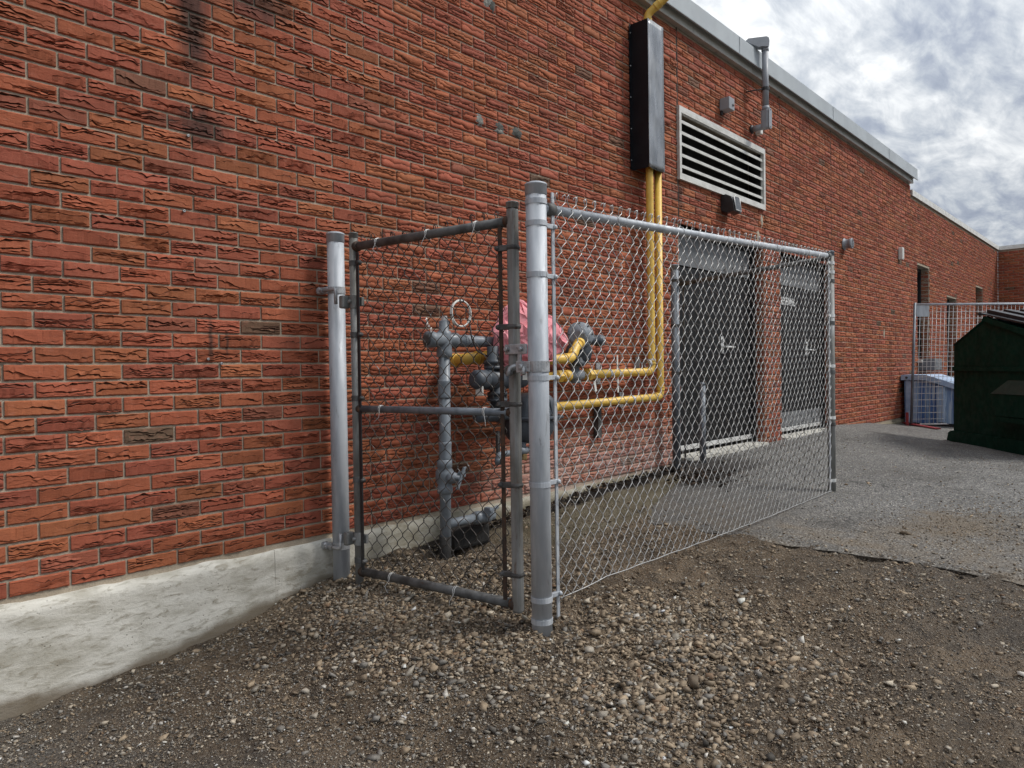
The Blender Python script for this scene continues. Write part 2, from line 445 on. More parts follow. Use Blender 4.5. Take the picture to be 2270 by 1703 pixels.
def asphalt_material():
    mt, t, b, pos = base_mat('asphalt')
    x, y, z = t.sep(pos)
    n = t.noise(pos, 0.9, 6, 0.6, 0.3)
    col = t.mix(t.rng(n, 0.35, 0.65), (0.128, 0.124, 0.116), (0.20, 0.194, 0.182))
    v1 = t.sep(t.voro(pos, 70, out='Color'))
    dd = t.voro(pos, 70)
    chip = t.math('MULTIPLY', t.rng(v1[0], 0.40, 0.75), t.rng(dd, 0.55, 0.32))
    col = t.mix(t.math('MULTIPLY', chip, 0.85), col, t.mix(v1[1], (0.56, 0.53, 0.47), (0.31, 0.285, 0.24)))
    v2 = t.sep(t.voro(pos, 110, out='Color'))
    col = t.mix(t.rng(v2[1], 0.5, 0.9, 0.0, 0.85), col, (0.036, 0.035, 0.034))
    n6 = t.noise(pos, 2.6, 7, 0.66, 0.4)
    col = t.mix(t.rng(n6, 0.50, 0.68, 0.0, 0.55), col, (0.075, 0.068, 0.058))
    col = t.mix(t.math('MULTIPLY', t.rng(x, 5.1, 4.1), t.rng(n6, 0.38, 0.60, 0.7, 0.1)), col, (0.17, 0.132, 0.088))
    # smooth newer patch inside the fence, soil trodden onto the yard
    sm = t.math('MULTIPLY', t.rng(x, 5.1, 4.8), t.rng(y, -1.5, -1.2))
    col = t.mix(t.math('MULTIPLY', sm, 0.45), col, (0.085, 0.083, 0.078))
    n4 = t.noise(pos, 5, 6, 0.65)
    ds = t.vmath('DISTANCE', t.mapping(pos, scale=(1.0, 1.35, 0)), (4.95, -3.05, 0))
    dm = t.rng(t.math('ADD', ds, t.math('MULTIPLY', t.math('SUBTRACT', n4, 0.5), 1.3)), 0.12, 0.62, 0.75, 0.0)
    col = t.mix(dm, col, (0.15, 0.115, 0.075))
    lm = t.math('MULTIPLY', t.math('MULTIPLY', t.rng(x, 4.7, 5.0), t.rng(x, 6.6, 5.7)), t.rng(t.math('ADD', y, t.math('MULTIPLY', n4, 0.28)), -0.50, -0.34))
    col = t.mix(t.math('MULTIPLY', lm, 0.9), col, (0.020, 0.016, 0.013))
    crk = t.voro(t.vmath('ADD', pos, t.vmath('SCALE', t.noise(pos, 3, 4, out=1), None)), 0.55, feature='DISTANCE_TO_EDGE')
    col = t.mix(t.rng(crk, 0.0, 0.006, 0.8, 0.0), col, (0.02, 0.019, 0.018))
    t.put(b.inputs['Base Color'], col)
    t.put(b.inputs['Roughness'], t.rng(n, 0.3, 0.7, 0.62, 0.85))
    b.inputs['Specular IOR Level'].default_value = 0.35
    h = t.math('ADD', t.math('MULTIPLY', dd, -1.0), t.math('MULTIPLY', t.noise(pos, 170, 5, 0.7), 0.6))
    bump(t, b, h, 0.9, 0.009)


asphalt_material()


def attr_material(name, rough=0.8, spec=0.35):
    mt, t, b, pos = base_mat(name)
    at = _n(t.t, 'ShaderNodeAttribute', attribute_name='tint')
    n = t.noise(pos, 120, 4, 0.65)
    col = t.mix(t.rng(n, 0.35, 0.65, 0.5, 0.0), at.outputs['Color'], t.mix(0.6, at.outputs['Color'], (0.05, 0.04, 0.03)))
    t.put(b.inputs['Base Color'], col)
    b.inputs['Roughness'].default_value = rough
    b.inputs['Specular IOR Level'].default_value = spec
    bump(t, b, t.noise(pos, 300, 3, 0.6), 0.3, 0.002)


attr_material('stone_tint')
attr_material('leaf_tint', 0.7)

# ------------------------------------------------------------------ object helpers


def tag(o, label=None, cat=None, group=None, kind=None):
    if label:
        o['label'] = label
    if cat:
        o['category'] = cat
    if group:
        o['group'] = group
    if kind:
        o['kind'] = kind
    return o


def empty(name, loc=(0, 0, 0), **kw):
    o = bpy.data.objects.new(name, None)
    o.location = loc
    o.empty_display_size = 0.1
    COL.objects.link(o)
    return tag(o, **kw)


def mesh_np(name, V, F, mat, parent=None, smooth=False, loc=None, **kw):
    me = bpy.data.meshes.new(name)
    me.from_pydata([tuple(v) for v in V], [], [tuple(f) for f in F])
    me.validate()
    if smooth:
        me.polygons.foreach_set('use_smooth', [True] * len(me.polygons))
    me.materials.append(MATS[mat])
    o = bpy.data.objects.new(name, me)
    COL.objects.link(o)
    if loc is not None:
        o.location = loc
    if parent is not None:
        attach(o, parent)
    return tag(o, **kw)


def attach(o, parent):
    o.parent = parent
    o.matrix_parent_inverse = world_of(parent).inverted()


def world_of(o):
    mw = Matrix.LocRotScale(o.location, o.rotation_euler, o.scale)
    if o.parent is not None:
        mw = world_of(o.parent) @ o.matrix_parent_inverse @ mw
    return mw


def fillet(pts, rad, seg=6):
    pts = [Vector(p) for p in pts]
    out = [pts[0]]
    for a, b_, c in zip(pts, pts[1:], pts[2:]):
        d1 = (a - b_)
        d2 = (c - b_)
        l1, l2 = d1.length, d2.length
        d1.normalize()
        d2.normalize()
        ang = d1.angle(d2)
        if ang > PI - 0.02:
            continue
        tlen = min(rad / math.tan(ang / 2), l1 * 0.49, l2 * 0.49)
        r = tlen * math.tan(ang / 2)
        p1, p2 = b_ + d1 * tlen, b_ + d2 * tlen
        cen = b_ + (d1 + d2).normalized() * (r / math.sin(ang / 2))
        v1, v2 = p1 - cen, p2 - cen
        tot = v1.angle(v2)
        ax = v1.cross(v2).normalized()
        for i in range(seg + 1):
            out.append(cen + Quaternion(ax, tot * i / seg) @ v1)
    out.append(pts[-1])
    return out


class MB:
    """collects shapes for ONE mesh object"""

    def __init__(self):
        self.v = []
        self.f = []
        self.s = []

    def _add(self, V, F, smooth):
        n = len(self.v)
        self.v += [tuple(p) for p in V]
        self.f += [tuple(i + n for i in q) for q in F]
        self.s += [smooth] * len(F)
        return self

    def tube(self, pts, r, n=10, cap=True):
        pts = [Vector(p) for p in pts]
        rs = r if isinstance(r, (list, tuple)) else [r] * len(pts)
        tg = []
        for i in range(len(pts)):
            a = pts[max(i - 1, 0)]
            b_ = pts[min(i + 1, len(pts) - 1)]
            tg.append((b_ - a).normalized())
        up = Vector((0, 0, 1)) if abs(tg[0].z) < 0.9 else Vector((1, 0, 0))
        nx = tg[0].cross(up).normalized()
        V, F = [], []
        for i, p in enumerate(pts):
            nx = (nx - tg[i] * nx.dot(tg[i])).normalized()
            ny = tg[i].cross(nx)
            for j in range(n):
                a = 2 * PI * j / n
                V.append(p + (nx * math.cos(a) + ny * math.sin(a)) * rs[i])
        for i in range(len(pts) - 1):
            for j in range(n):
                F.append((i * n + j, i * n + (j + 1) % n, (i + 1) * n + (j + 1) % n, (i + 1) * n + j))
        self._add(V, F, True)
        if cap:
            k0 = len(self.v) - len(V)
            self.f.append(tuple(k0 + j for j in range(n))[::-1])
            self.f.append(tuple(k0 + (len(pts) - 1) * n + j for j in range(n)))
            self.s += [False, False]
        return self

    def lathe(self, prof, origin, axis=(0, 0, 1), n=20, smooth=True):
        """prof: (radius, height along axis)"""
        ax = Vector(axis).normalized()
        up = Vector((0, 0, 1)) if abs(ax.z) < 0.9 else Vector((1, 0, 0))
        ex = ax.cross(up).normalized()
        ey = ax.cross(ex)
        o = Vector(origin)
        V, F = [], []
        for (r, h) in prof:
            for j in range(n):
                a = 2 * PI * j / n
                V.append(o + ax * h + (ex * math.cos(a) + ey * math.sin(a)) * max(r, 1e-4))
        for i in range(len(prof) - 1):
            for j in range(n):
                F.append((i * n + j, (i + 1) * n + j, (i + 1) * n + (j + 1) % n, i * n + (j + 1) % n))
        self._add(V, F, smooth)
        k0 = len(self.v) - len(V)
        self.f.append(tuple(k0 + j for j in range(n)))
        self.f.append(tuple(k0 + (len(prof) - 1) * n + j for j in range(n))[::-1])
        self.s += [False, False]
        return self

    def ring(self, center, axis, r_in, r_out, h, n=20):
        ax = Vector(axis).normalized()
        up = Vector((0, 0, 1)) if abs(ax.z) < 0.9 else Vector((1, 0, 0))
        ex = ax.cross(up).normalized()
        ey = ax.cross(ex)
        o = Vector(center)
        V, F = [], []
        for (r, hh) in ((r_in, -h / 2), (r_out, -h / 2), (r_out, h / 2), (r_in, h / 2)):
            for j in range(n):
                a = 2 * PI * j / n
                V.append(o + ax * hh + (ex * math.cos(a) + ey * math.sin(a)) * r)
        for i in range(4):
            for j in range(n):
                i2 = (i + 1) % 4
                F.append((i * n + j, i2 * n + j, i2 * n + (j + 1) % n, i * n + (j + 1) % n))
        return self._add(V, F, False)

    def box(self, c, size, ex=(1, 0, 0), ey=(0, 1, 0), ez=(0, 0, 1), bev=0.0):
        c = Vector(c)
        ex, ey, ez = Vector(ex).normalized(), Vector(ey).normalized(), Vector(ez).normalized()
        sx, sy, sz = (q / 2 for q in size)
        if bev <= 0:
            V = [c + ex * sx * a + ey * sy * b_ + ez * sz * d for d in (-1, 1) for b_ in (-1, 1) for a in (-1, 1)]
            F = [(0, 2, 3, 1), (4, 5, 7, 6), (0, 1, 5, 4), (2, 6, 7, 3), (0, 4, 6, 2), (1, 3, 7, 5)]
            return self._add(V, F, False)
        bm = bmesh.new()
        bmesh.ops.create_cube(bm, size=1.0)
        for v in bm.verts:
            v.co = Vector((v.co.x * sx * 2, v.co.y * sy * 2, v.co.z * sz * 2))
        bmesh.ops.bevel(bm, geom=bm.edges[:], offset=min(bev, sx * .9, sy * .9, sz * .9), segments=2, affect='EDGES', profile=0.5)
        bm.verts.index_update()
        V = [c + ex * v.co.x + ey * v.co.y + ez * v.co.z for v in bm.verts]
        F = [tuple(v.index for v in f.verts) for f in bm.faces]
        bm.free()
        return self._add(V, F, False)

    def prism(self, poly, origin, ex, ey, ez, depth):
        """poly in (ex, ey) plane, extruded along ez by depth"""
        o, ex, ey, ez = Vector(origin), Vector(ex), Vector(ey), Vector(ez)
        n = len(poly)
        V = [o + ex * a + ey * b_ for a, b_ in poly] + [o + ex * a + ey * b_ + ez * depth for a, b_ in poly]
        F = [tuple(range(n))[::-1], tuple(range(n, 2 * n))] + [(i, (i + 1) % n, n + (i + 1) % n, n + i) for i in range(n)]
        return self._add(V, F, False)

    def build(self, name, mat, parent=None, **kw):
        me = bpy.data.meshes.new(name)
        me.from_pydata(self.v, [], self.f)
        me.polygons.foreach_set('use_smooth', self.s)
        me.materials.append(MATS[mat])
        o = bpy.data.objects.new(name, me)
        COL.objects.link(o)
        if parent is not None:
            attach(o, parent)
        return tag(o, **kw)


def fnoise(x, y, scale, seed, octaves=4):
    r = np.random.default_rng(seed)
    out = np.zeros_like(np.asarray(x, float))
    amp, fr = 1.0, scale
    for _ in range(octaves):
        for _k in range(5):
            a = r.uniform(0, 2 * PI)
            p = r.uniform(0, 2 * PI)
            out = out + amp * np.sin((np.cos(a) * x + np.sin(a) * y) * fr * r.uniform(0.7, 1.4) * 2 * PI + p) / 5
        amp *= 0.5
        fr *= 2.1
    return out


# ------------------------------------------------------------------ ground
CP = np.array([
    (-30, 0, -0.1), (-8, 0, -0.07), (-3, 0, -0.05), (-1, 0, -0.04), (0.6, 0, -0.003), (1.17, 0, 0.034), (1.71, 0, 0.150), (1.97, 0, 0.212), (2.24, 0, 0.240),
    (2.66, 0, 0.253), (3.4, 0, 0.315), (4.2, 0, 0.365), (5.0, 0, 0.392), (5.6, 0, 0.425), (7.3, 0, 0.440), (8.4, 0, 0.455), (9.53, 0, 0.500), (10.65, 0, 0.462),
    (12.25, 0, 0.345), (13.1, 0, 0.32), (16, 0, 0.30), (21, 0, 0.30),
    (2.2, -1.283, 0.190), (2.6, -1.283, 0.235), (3.5, -1.283, 0.262), (4.4, -1.283, 0.275), (5.58, -1.283, 0.300),
    (2.05, -0.3, 0.215), (2.12, -0.75, 0.205), (2.55, -0.3, 0.262), (3.0, -0.7, 0.275), (3.8, -0.78, 0.295), (4.4, -0.5, 0.335), (5.0, -0.55, 0.36), (5.8, -0.15, 0.42),
    (3.97, -2.0, 0.245), (3.93, -2.7, 0.245), (3.0, -2.0, 0.185), (2.5, -2.9, 0.13), (1.5, -1.8, 0.10), (1.3, -1.0, 0.09), (0.5, -0.6, 0.02), (0, -3.2, 0.0), (-2, -3, -0.03),
    (5, -2.3, 0.268), (7, -1.5, 0.33), (7.5, -3, 0.28), (9, -2, 0.30), (10.1, -1.15, 0.305), (12.1, -0.25, 0.318), (12.1, -1.5, 0.28), (16, -3, 0.26), (25, -6, 0.25), (10, -10, 0.2), (0, -10, 0.0),
    (60, -60, 0.2), (-60, -60, 0.0), (60, 60, 0.2), (-60, 60, 0.0), (10, 10, 0.2), (30, 0, 0.25), (0, 10, 0.0), (0, -40, 0.0)], float)


def _phi(r):
    return r


_D = np.linalg.norm(CP[:, None, :2] - CP[None, :, :2], axis=2)
_A = np.block([[_phi(_D), np.c_[np.ones(len(CP)), CP[:, :2]]], [np.c_[np.ones(len(CP)), CP[:, :2]].T, np.zeros((3, 3))]])
_W = np.linalg.solve(_A + 1e-9 * np.eye(len(_A)), np.r_[CP[:, 2], 0, 0, 0])


def gh_np(x, y):
    x = np.asarray(x, float)
    y = np.asarray(y, float)
    sh = x.shape
    P = np.c_[x.ravel(), y.ravel()]
    out = np.zeros(len(P))
    for i in range(0, len(P), 20000):
        q = P[i:i + 20000]
        d = np.linalg.norm(q[:, None, :] - CP[None, :, :2], axis=2)
        out[i:i + 20000] = _phi(d) @ _W[:len(CP)] + _W[len(CP)] + q @ _W[len(CP) + 1:]
    return out.reshape(sh)


def gh(x, y):
    return float(gh_np(np.array([x]), np.array([y]))[0])


def near_relief(x, y):
    fade = np.clip((4.6 - np.abs(x - 1.6)) / 1.5, 0, 1) * np.clip((y + 5.0) / 1.0, 0, 1) * np.clip((0.3 - y) / 0.3, 0, 1)
    r = 0.014 * fnoise(x, y, 0.9, 3, 3) + 0.011 * fnoise(x, y, 3.6, 5, 3) + 0.0042 * fnoise(x, y, 13.0, 8, 2)
    # clods pushed up in ridges where the soil was driven over
    rd = fnoise(x * 0.8 + y * 1.1, y * 0.35 - x * 0.2, 2.4, 71, 3)
    r = r + 0.020 * np.clip(1 - np.abs(rd) * 2.2, 0, 1) ** 2 * np.clip((x - 1.5) / 0.8, 0, 1)
    # shallow wheel ruts across the soft soil
    r = r - 0.012 * np.exp(-((y + 2.25 - 0.25 * (x - 3.0)) / 0.10) ** 2) * np.clip((x - 2.2) / 0.5, 0, 1)
    # the hollow dug round the gas riser
    r = r - 0.075 * np.exp(-(((x - 2.68) / 0.20) ** 2 + ((y + 0.25) / 0.10) ** 2))
    return r * fade


def axis_coords(segs):
    out = []
    for a, b_, st in segs:
        n = max(1, int(round((b_ - a) / st)))
        out += list(np.linspace(a, b_, n, endpoint=False))
    out.append(segs[-1][1])
    return np.array(out)


gx = axis_coords([(-250, -40, 42), (-40, -4, 4), (-4, 0.2, 0.2), (0.2, 4.2, 0.024), (4.2, 8, 0.2), (8, 24, 1), (24, 60, 6), (60, 300, 40)])
gy = axis_coords([(-300, -60, 40), (-60, -8, 4), (-8, -3.4, 0.25), (-3.4, 0.04, 0.024), (0.04, 2, 0.3), (2, 40, 5), (40, 300, 52)])
GX, GY = np.meshgrid(gx, gy, indexing='ij')
GZ = gh_np(GX, GY) + near_relief(GX, GY)
far = np.clip((np.hypot(GX - 5, GY) - 50) / 20, 0, 1)
GZ = GZ * (1 - far) + 0.1 * far
# below the paving the soil sheet drops out of the way


def asphalt_edge(y):
    ys = [-300, -12, -4, -2.75, -2.1, -1.4, -1.0, -0.78, -0.62, -0.5, -0.35, -0.2, 0.0, 1]
    xs = [1.5, 3.0, 3.75, 3.93, 4.00, 3.92, 3.85, 3.80, 4.05, 4.45, 4.95, 5.2, 5.35, 5.4]
    return np.interp(y, ys, xs)


under = GX > asphalt_edge(GY) + 0.06
GZ = np.where(under, GZ - 0.06, GZ)
ni, nj = GX.shape
V = np.stack([GX.ravel(), GY.ravel(), GZ.ravel()], 1)
ii, jj = np.meshgrid(np.arange(ni - 1), np.arange(nj - 1), indexing='ij')
a0 = (ii * nj + jj).ravel()
F = np.stack([a0, a0 + nj, a0 + nj + 1, a0 + 1], 1)
mesh_np('ground', V, F, 'dirt', smooth=True, label='brown dirt and gravel ground beside the brick wall', cat='ground', kind='structure')

# asphalt sheet with a broken edge
ay = axis_coords([(-300, -60, 60), (-60, -8, 4), (-8, -3.4, 0.25), (-3.4, -0.001, 0.02)])
at_ = np.concatenate([np.linspace(0, 0.4, 12), np.linspace(0.5, 3, 20), np.linspace(3.5, 20, 26), [30, 60, 120, 250]])
AY, AT = np.meshgrid(ay, at_, indexing='ij')
edge = asphalt_edge(AY) + (0.030 * fnoise(AY, 0 * AY, 1.6, 31, 4) + 0.012 * fnoise(AY, 0 * AY, 9, 33, 3)) * np.exp(-AT * 4)
AX = edge + AT
AZ = gh_np(AX, AY) + 0.012 + 0.004 * fnoise(AX, AY, 0.5, 21, 3) * np.clip(1 - AT / 15, 0, 1)
AZ = AZ - 0.012 * np.exp(-AT / 0.02) * 0.5
farA = np.clip((np.hypot(AX - 5, AY) - 50) / 20, 0, 1)
AZ = AZ * (1 - farA) + 0.115 * farA
na, nt_ = AX.shape
Va = np.stack([AX.ravel(), AY.ravel(), AZ.ravel()], 1)
ii, jj = np.meshgrid(np.arange(na - 1), np.arange(nt_ - 1), indexing='ij')
a0 = (ii * nt_ + jj).ravel()
Fa = np.stack([a0, a0 + nt_, a0 + nt_ + 1, a0 + 1], 1)[:, ::-1]
sk = np.stack([AX[:, 0] - 0.006, AY[:, 0], AZ[:, 0] - 0.08], 1)
base = len(Va)
Va = np.concatenate([Va, sk])
Fs = np.array([(i * nt_, (i + 1) * nt_, base + i + 1, base + i) for i in range(na - 1)])[:, ::-1]
Fa = np.concatenate([Fa, Fs])
mesh_np('asphalt', Va, Fa, 'asphalt', smooth=True, label='worn grey asphalt yard with a broken edge against the dirt', cat='asphalt', kind='structure')


# ------------------------------------------------------------------ the brick building
def torn_brick(rng, cols, nlines, length=BL - 0.0098, height=BH - 0.0098):
    """a brick with a torn (bark textured) face: strips split by wandering cracks. local: x along, y depth (front < 0), z up"""
    hl, hh = length / 2, height / 2
    xs = np.linspace(-hl, hl, cols)
    xs[1:-1] += rng.uniform(-0.35, 0.35, cols - 2) * (length / (cols - 1))
    u = np.linspace(0, 1, cols)
    rows = []           # each (z, y, groove)
    e = lambda s: rng.normal(0, s, cols)
    yb = 0.0035
    rows.append((-hh + e(0.0006), np.full(cols, yb) + e(0.0005), np.zeros(cols)))
    rows.append((-hh + 0.004 + e(0.0008), -0.001 + e(0.0008), np.zeros(cols)))
    fr = (np.arange(nlines) + 0.5 + rng.uniform(-0.22, 0.22, nlines)) / nlines
    prev = -hh + 0.006
    wide = rng.uniform(0.5, 1.35)
    gap_total = 2 * hh - 0.012
    for i in range(nlines):
        f = -hh + 0.006 + gap_total * fr[i]
        walk = np.cumsum(rng.normal(0, 0.0046, cols))
        walk -= np.linspace(walk[0], walk[-1], cols) * rng.uniform(0.2, 1.0)
        walk = np.clip(walk, -gap_total * 0.55 / nlines - 0.002, gap_total * 0.55 / nlines + 0.002)
        line = f + walk + 0.003 * np.sin(u * PI * rng.uniform(1, 4) + rng.uniform(0, 6))
        c0, c1 = sorted(rng.uniform(-0.35, 1.35, 2))
        if c1 - c0 < 0.7:
            c0, c1 = c0 - 0.35, c1 + 0.35
        vis = np.clip(np.minimum(u - c0, c1 - u) / 0.10, 0, 1)
        wdt = (0.0006 + vis * wide * np.clip(rng.gamma(1.9, 0.0022, cols), 0.0013, 0.0120))
        line = np.clip(line, prev + 0.002 + wdt / 2, hh - 0.005 - (nlines - 1 - i) * 0.006)
        proud = -0.0012 - np.abs(rng.normal(0.0030, 0.0016, cols)) * vis
        rec = 0.0005 - np.abs(e(0.0010))
        deep = 0.0040 * vis + 0.002
        if rng.random() < 0.25:
            proud, rec = rec, proud
        # some of the face below a crack is the torn, darker core of the brick
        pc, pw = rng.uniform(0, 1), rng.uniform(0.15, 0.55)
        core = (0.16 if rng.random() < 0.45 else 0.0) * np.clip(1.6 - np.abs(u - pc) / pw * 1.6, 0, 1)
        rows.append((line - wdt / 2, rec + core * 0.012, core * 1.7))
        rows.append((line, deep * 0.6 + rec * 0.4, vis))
        rows.append((line + wdt / 2, proud, np.zeros(cols)))
        prev = line + wdt / 2
    rows.append((np.maximum(hh - 0.004 + e(0.0008), prev + 0.0005), -0.001 + e(0.0008), np.zeros(cols)))
    rows.append((hh + e(0.0006), np.full(cols, yb) + e(0.0005), np.zeros(cols)))
    nr = len(rows)
    V = np.zeros((nr * cols, 3))
    G = np.zeros(nr * cols)
    for r, (z, y, g) in enumerate(rows):
        V[r * cols:(r + 1) * cols, 0] = xs
        V[r * cols:(r + 1) * cols, 1] = y
        V[r * cols:(r + 1) * cols, 2] = z
        G[r * cols:(r + 1) * cols] = g
        V[r * cols, 1] = max(y[0], 0.001)
        V[(r + 1) * cols - 1, 1] = max(y[-1], 0.001)
    F = [(r * cols + c, r * cols + c + 1, (r + 1) * cols + c + 1, (r + 1) * cols + c) for r in range(nr - 1) for c in range(cols - 1)]
    loop = [c for c in range(cols)] + [r * cols + cols - 1 for r in range(1, nr)] + [(nr - 1) * cols + c for c in range(cols - 2, -1, -1)] + [r * cols for r in range(nr - 2, 0, -1)]
    nb = len(V)
    B = V[loop].copy()
    B[:, 1] = 0.016
    V = np.concatenate([V, B])
    G = np.concatenate([G, np.zeros(len(loop))])
    n = len(loop)
    F += [(loop[(i + 1) % n], loop[i], nb + i, nb + (i + 1) % n) for i in range(n)]
    return V, np.array(F), G


LIB_HI = [torn_brick(np.random.default_rng(100 + i), 17, (3, 4, 2, 3, 1, 4, 3)[i % 7]) for i in range(35)]
LIB_LO = [torn_brick(np.random.default_rng(300 + i), 10, (3, 2, 3, 1)[i % 4]) for i in range(32)]

building = empty('brick_building', (5.0, 0.1, 0.3), label='long red brick building with torn-face bricks and a grey metal roof edge', cat='building')
annex = empty('brick_building', (17.0, 0.1, 0.3), label='lower brick wing behind the green dumpster with dark narrow windows', cat='building')

XL, XR = -2.6, 13.10
Z_TOP = 4.245
OPEN = [(5.595, 7.345, 0.0, 2.535), (7.79, 9.385, 0.0, 2.535), (5.60, 7.335, 2.94, 3.535)]
JOINTS = [XL, 5.595, 7.39, 7.80, 9.39, XR]


def cells(xl, xr, joints, opens, ztop):
    res = []
    row = 0
    while True:
        zc = ZB + (row + 0.5) * BH
        if zc + BH * 0.3 > ztop:
            break
        off = 0.5 if row % 2 else 0.0
        u0 = math.floor((xl - X0) / BL - off) - 1
        u1 = math.ceil((xr - X0) / BL - off) + 1
        for u in range(u0, u1):
            a, b_ = X0 + (u + off) * BL, X0 + (u + off + 1) * BL
            for ja, jb in zip(joints, joints[1:]):
                l, r = max(a, ja), min(b_, jb)
                if r - l < 0.035:
                    continue
                parts = [(l, r)]
                for (ox0, ox1, oz0, oz1) in opens:
                    if zc > oz0 and zc < oz1:
                        np_ = []
                        for (p, q) in parts:
                            if q <= ox0 or p >= ox1:
                                np_.append((p, q))
                            else:
                                if ox0 - p > 0.035:
                                    np_.append((p, ox0))
                                if q - ox1 > 0.035:
                                    np_.append((ox1, q))
                        parts = np_
                for (p, q) in parts:
                    res.append(((p + q) / 2, zc, q - p))
        row += 1
    return res


def screen(p):
    d = Vector(p) - CAM_POS
    zz = d.dot(CAM_F)
    if zz < 0.1:
        return None
    return (1135 + 1576 * d.dot(CAM_R) / zz, 851.5 - 1576 * d.dot(CAM_U) / zz, zz)


def brick_meshes():
    out = []
    for V, F, G in LIB_HI:
        me = bpy.data.meshes.new('brick')
        me.from_pydata(V.tolist(), [], F.tolist())
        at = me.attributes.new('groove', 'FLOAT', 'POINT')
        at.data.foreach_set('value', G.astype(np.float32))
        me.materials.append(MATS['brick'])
        out.append(me)
    return out


def joined(name, items, parent):
    """items: (V, F, G) already in world space, one mesh"""
    vs_, fs_, gs_, n = [], [], [], 0
    for V, F, G in items:
        vs_.append(V)
        fs_.append(F + n)
        gs_.append(G)
        n += len(V)
    V = np.concatenate(vs_)
    F = np.concatenate(fs_)
    G = np.concatenate(gs_)
    me = bpy.data.meshes.new(name)
    me.vertices.add(len(V))
    me.vertices.foreach_set('co', V.astype(np.float32).ravel())
    me.loops.add(F.size)
    me.loops.foreach_set('vertex_index', F.astype(np.int32).ravel())
    me.polygons.add(len(F))
    me.polygons.foreach_set('loop_start', (np.arange(len(F)) * F.shape[1]).astype(np.int32))
    me.update(calc_edges=True)
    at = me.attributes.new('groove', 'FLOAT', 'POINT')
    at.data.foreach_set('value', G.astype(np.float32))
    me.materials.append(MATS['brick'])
    o = bpy.data.objects.new(name, me)
    COL.objects.link(o)
    attach(o, parent)
    o['kind'] = 'stuff'
    return o


FULL = BL - 0.0098
wall_cells = cells(XL, XR, JOINTS, OPEN, Z_TOP)
scored = []
for i, (x, z, ln) in enumerate(wall_cells):
    s = screen((x, 0, z))
    score = 0
    if s and -60 < s[0] < 2330 and -40 < s[1] < 1740:
        fore = abs(CAM_R.x - (s[0] - 1135) / 1576 * CAM_F.x)
        score = ln / s[2] * (1 / s[2]) * fore
        if 735 < s[0] < 1240 and s[1] > 520:
            score *= 0.8
    scored.append((score, i))
scored.sort(reverse=True)
near_set = {i for _, i in scored[:300]}
hi_meshes = brick_meshes()
rest = []
for i, (x, z, ln) in enumerate(wall_cells):
    r = np.random.default_rng(1000 + i)
    fx = (ln - 0.0098) / FULL
    dy = r.normal(0, 0.0009)
    dzr = r.normal(0, 0.0006)
    turn = r.random() < 0.5
    if i in near_set:
        o = bpy.data.objects.new('brick', hi_meshes[int(r.integers(len(hi_meshes)))])
        o.location = (x, dy, z + dzr)
        o.scale = (fx, 1.0, 1.0)
        o.rotation_euler = (r.normal(0, 0.004), (PI if turn else 0) + r.normal(0, 0.0035), r.normal(0, 0.006))
        COL.objects.link(o)
        attach(o, building)
    else:
        s = screen((x, 0, z))
        lib = LIB_HI if (s and s[2] < 5.2 and -200 < s[0] < 2400) else LIB_LO
        V, F, G = lib[int(r.integers(len(lib)))]
        V = V * np.array([fx, 1, 1])
        if turn:
            V = V * np.array([-1, 1, -1])
        a = r.normal(0, 0.0035)
        V = np.stack([V[:, 0], V[:, 1] + dy + V[:, 0] * r.normal(0, 0.006), V[:, 2] + V[:, 0] * a], 1) + np.array([x, 0, z + dzr])
        rest.append((V, F, G))


def reveal_bricks(x, sign, z0, z1, y0, y1):
    """bricks on a jamb: face looks along sign*X"""
    row = 0
    out = []
    while ZB + (row + 1) * BH < z1:
        zc = ZB + (row + 0.5) * BH
        row += 1
        if zc < z0:
            continue
        r = np.random.default_rng(5000 + row)
        V, F, G = LIB_LO[int(r.integers(len(LIB_LO)))]
        fx = (y1 - y0 - 0.004) / FULL
        L = V * np.array([fx, 1, 1])
        W = np.stack([x + (L[:, 1] if sign < 0 else -L[:, 1]), (y0 + y1) / 2 + (-L[:, 0] if sign < 0 else L[:, 0]), L[:, 2] + zc], 1)
        out.append((W, F, G))
    return out


rest += reveal_bricks(7.345, -1, 0.43, 2.53, 0.006, 0.145)
rest += reveal_bricks(9.385, -1, 0.43, 2.53, 0.006, 0.145)
joined('brick_rows', rest, building)

# mortar core behind the bricks
mb = MB()


def slab(mb_, x0, x1, z0, z1, y0=0.0068, y1=0.30):
    mb_.box(((x0 + x1) / 2, (y0 + y1) / 2, (z0 + z1) / 2), (x1 - x0, y1 - y0, z1 - z0))


slab(mb, XL, 5.597, 0.395, Z_TOP)
slab(mb, 5.597, 7.338, 2.533, 2.942)
slab(mb, 5.597, 7.338, 3.533, Z_TOP)
slab(mb, 7.347, 7.788, 0.395, Z_TOP)
slab(mb, 7.788, 9.387, 2.533, Z_TOP)
slab(mb, 9.387, XR - 0.006, 0.395, Z_TOP)
slab(mb, 7.338, 7.347, 2.533, Z_TOP)
mb.build('wall', 'mortar', building)
mb = MB()
mb.box(((XL + XR) / 2, 4.2, 2.3), (XR - XL - 0.05, 7.7, 3.9))
mb.build('wall_core', 'roofing', building)
# sealant in the movement joints
for jx in (5.595, 7.395, 7.80, 9.39):
    z0 = 3.56 if jx == 5.595 else 2.54
    MB().box((jx, 0.0032, (z0 + Z_TOP) / 2), (0.008, 0.006, Z_TOP - z0)).build('joint_seal', 'brown_frame', building)
    if jx == 5.595 or jx == 7.395:
        MB().box((jx, 0.0032, 2.73), (0.008, 0.006, 0.37)).build('joint_seal', 'brown_frame', building)

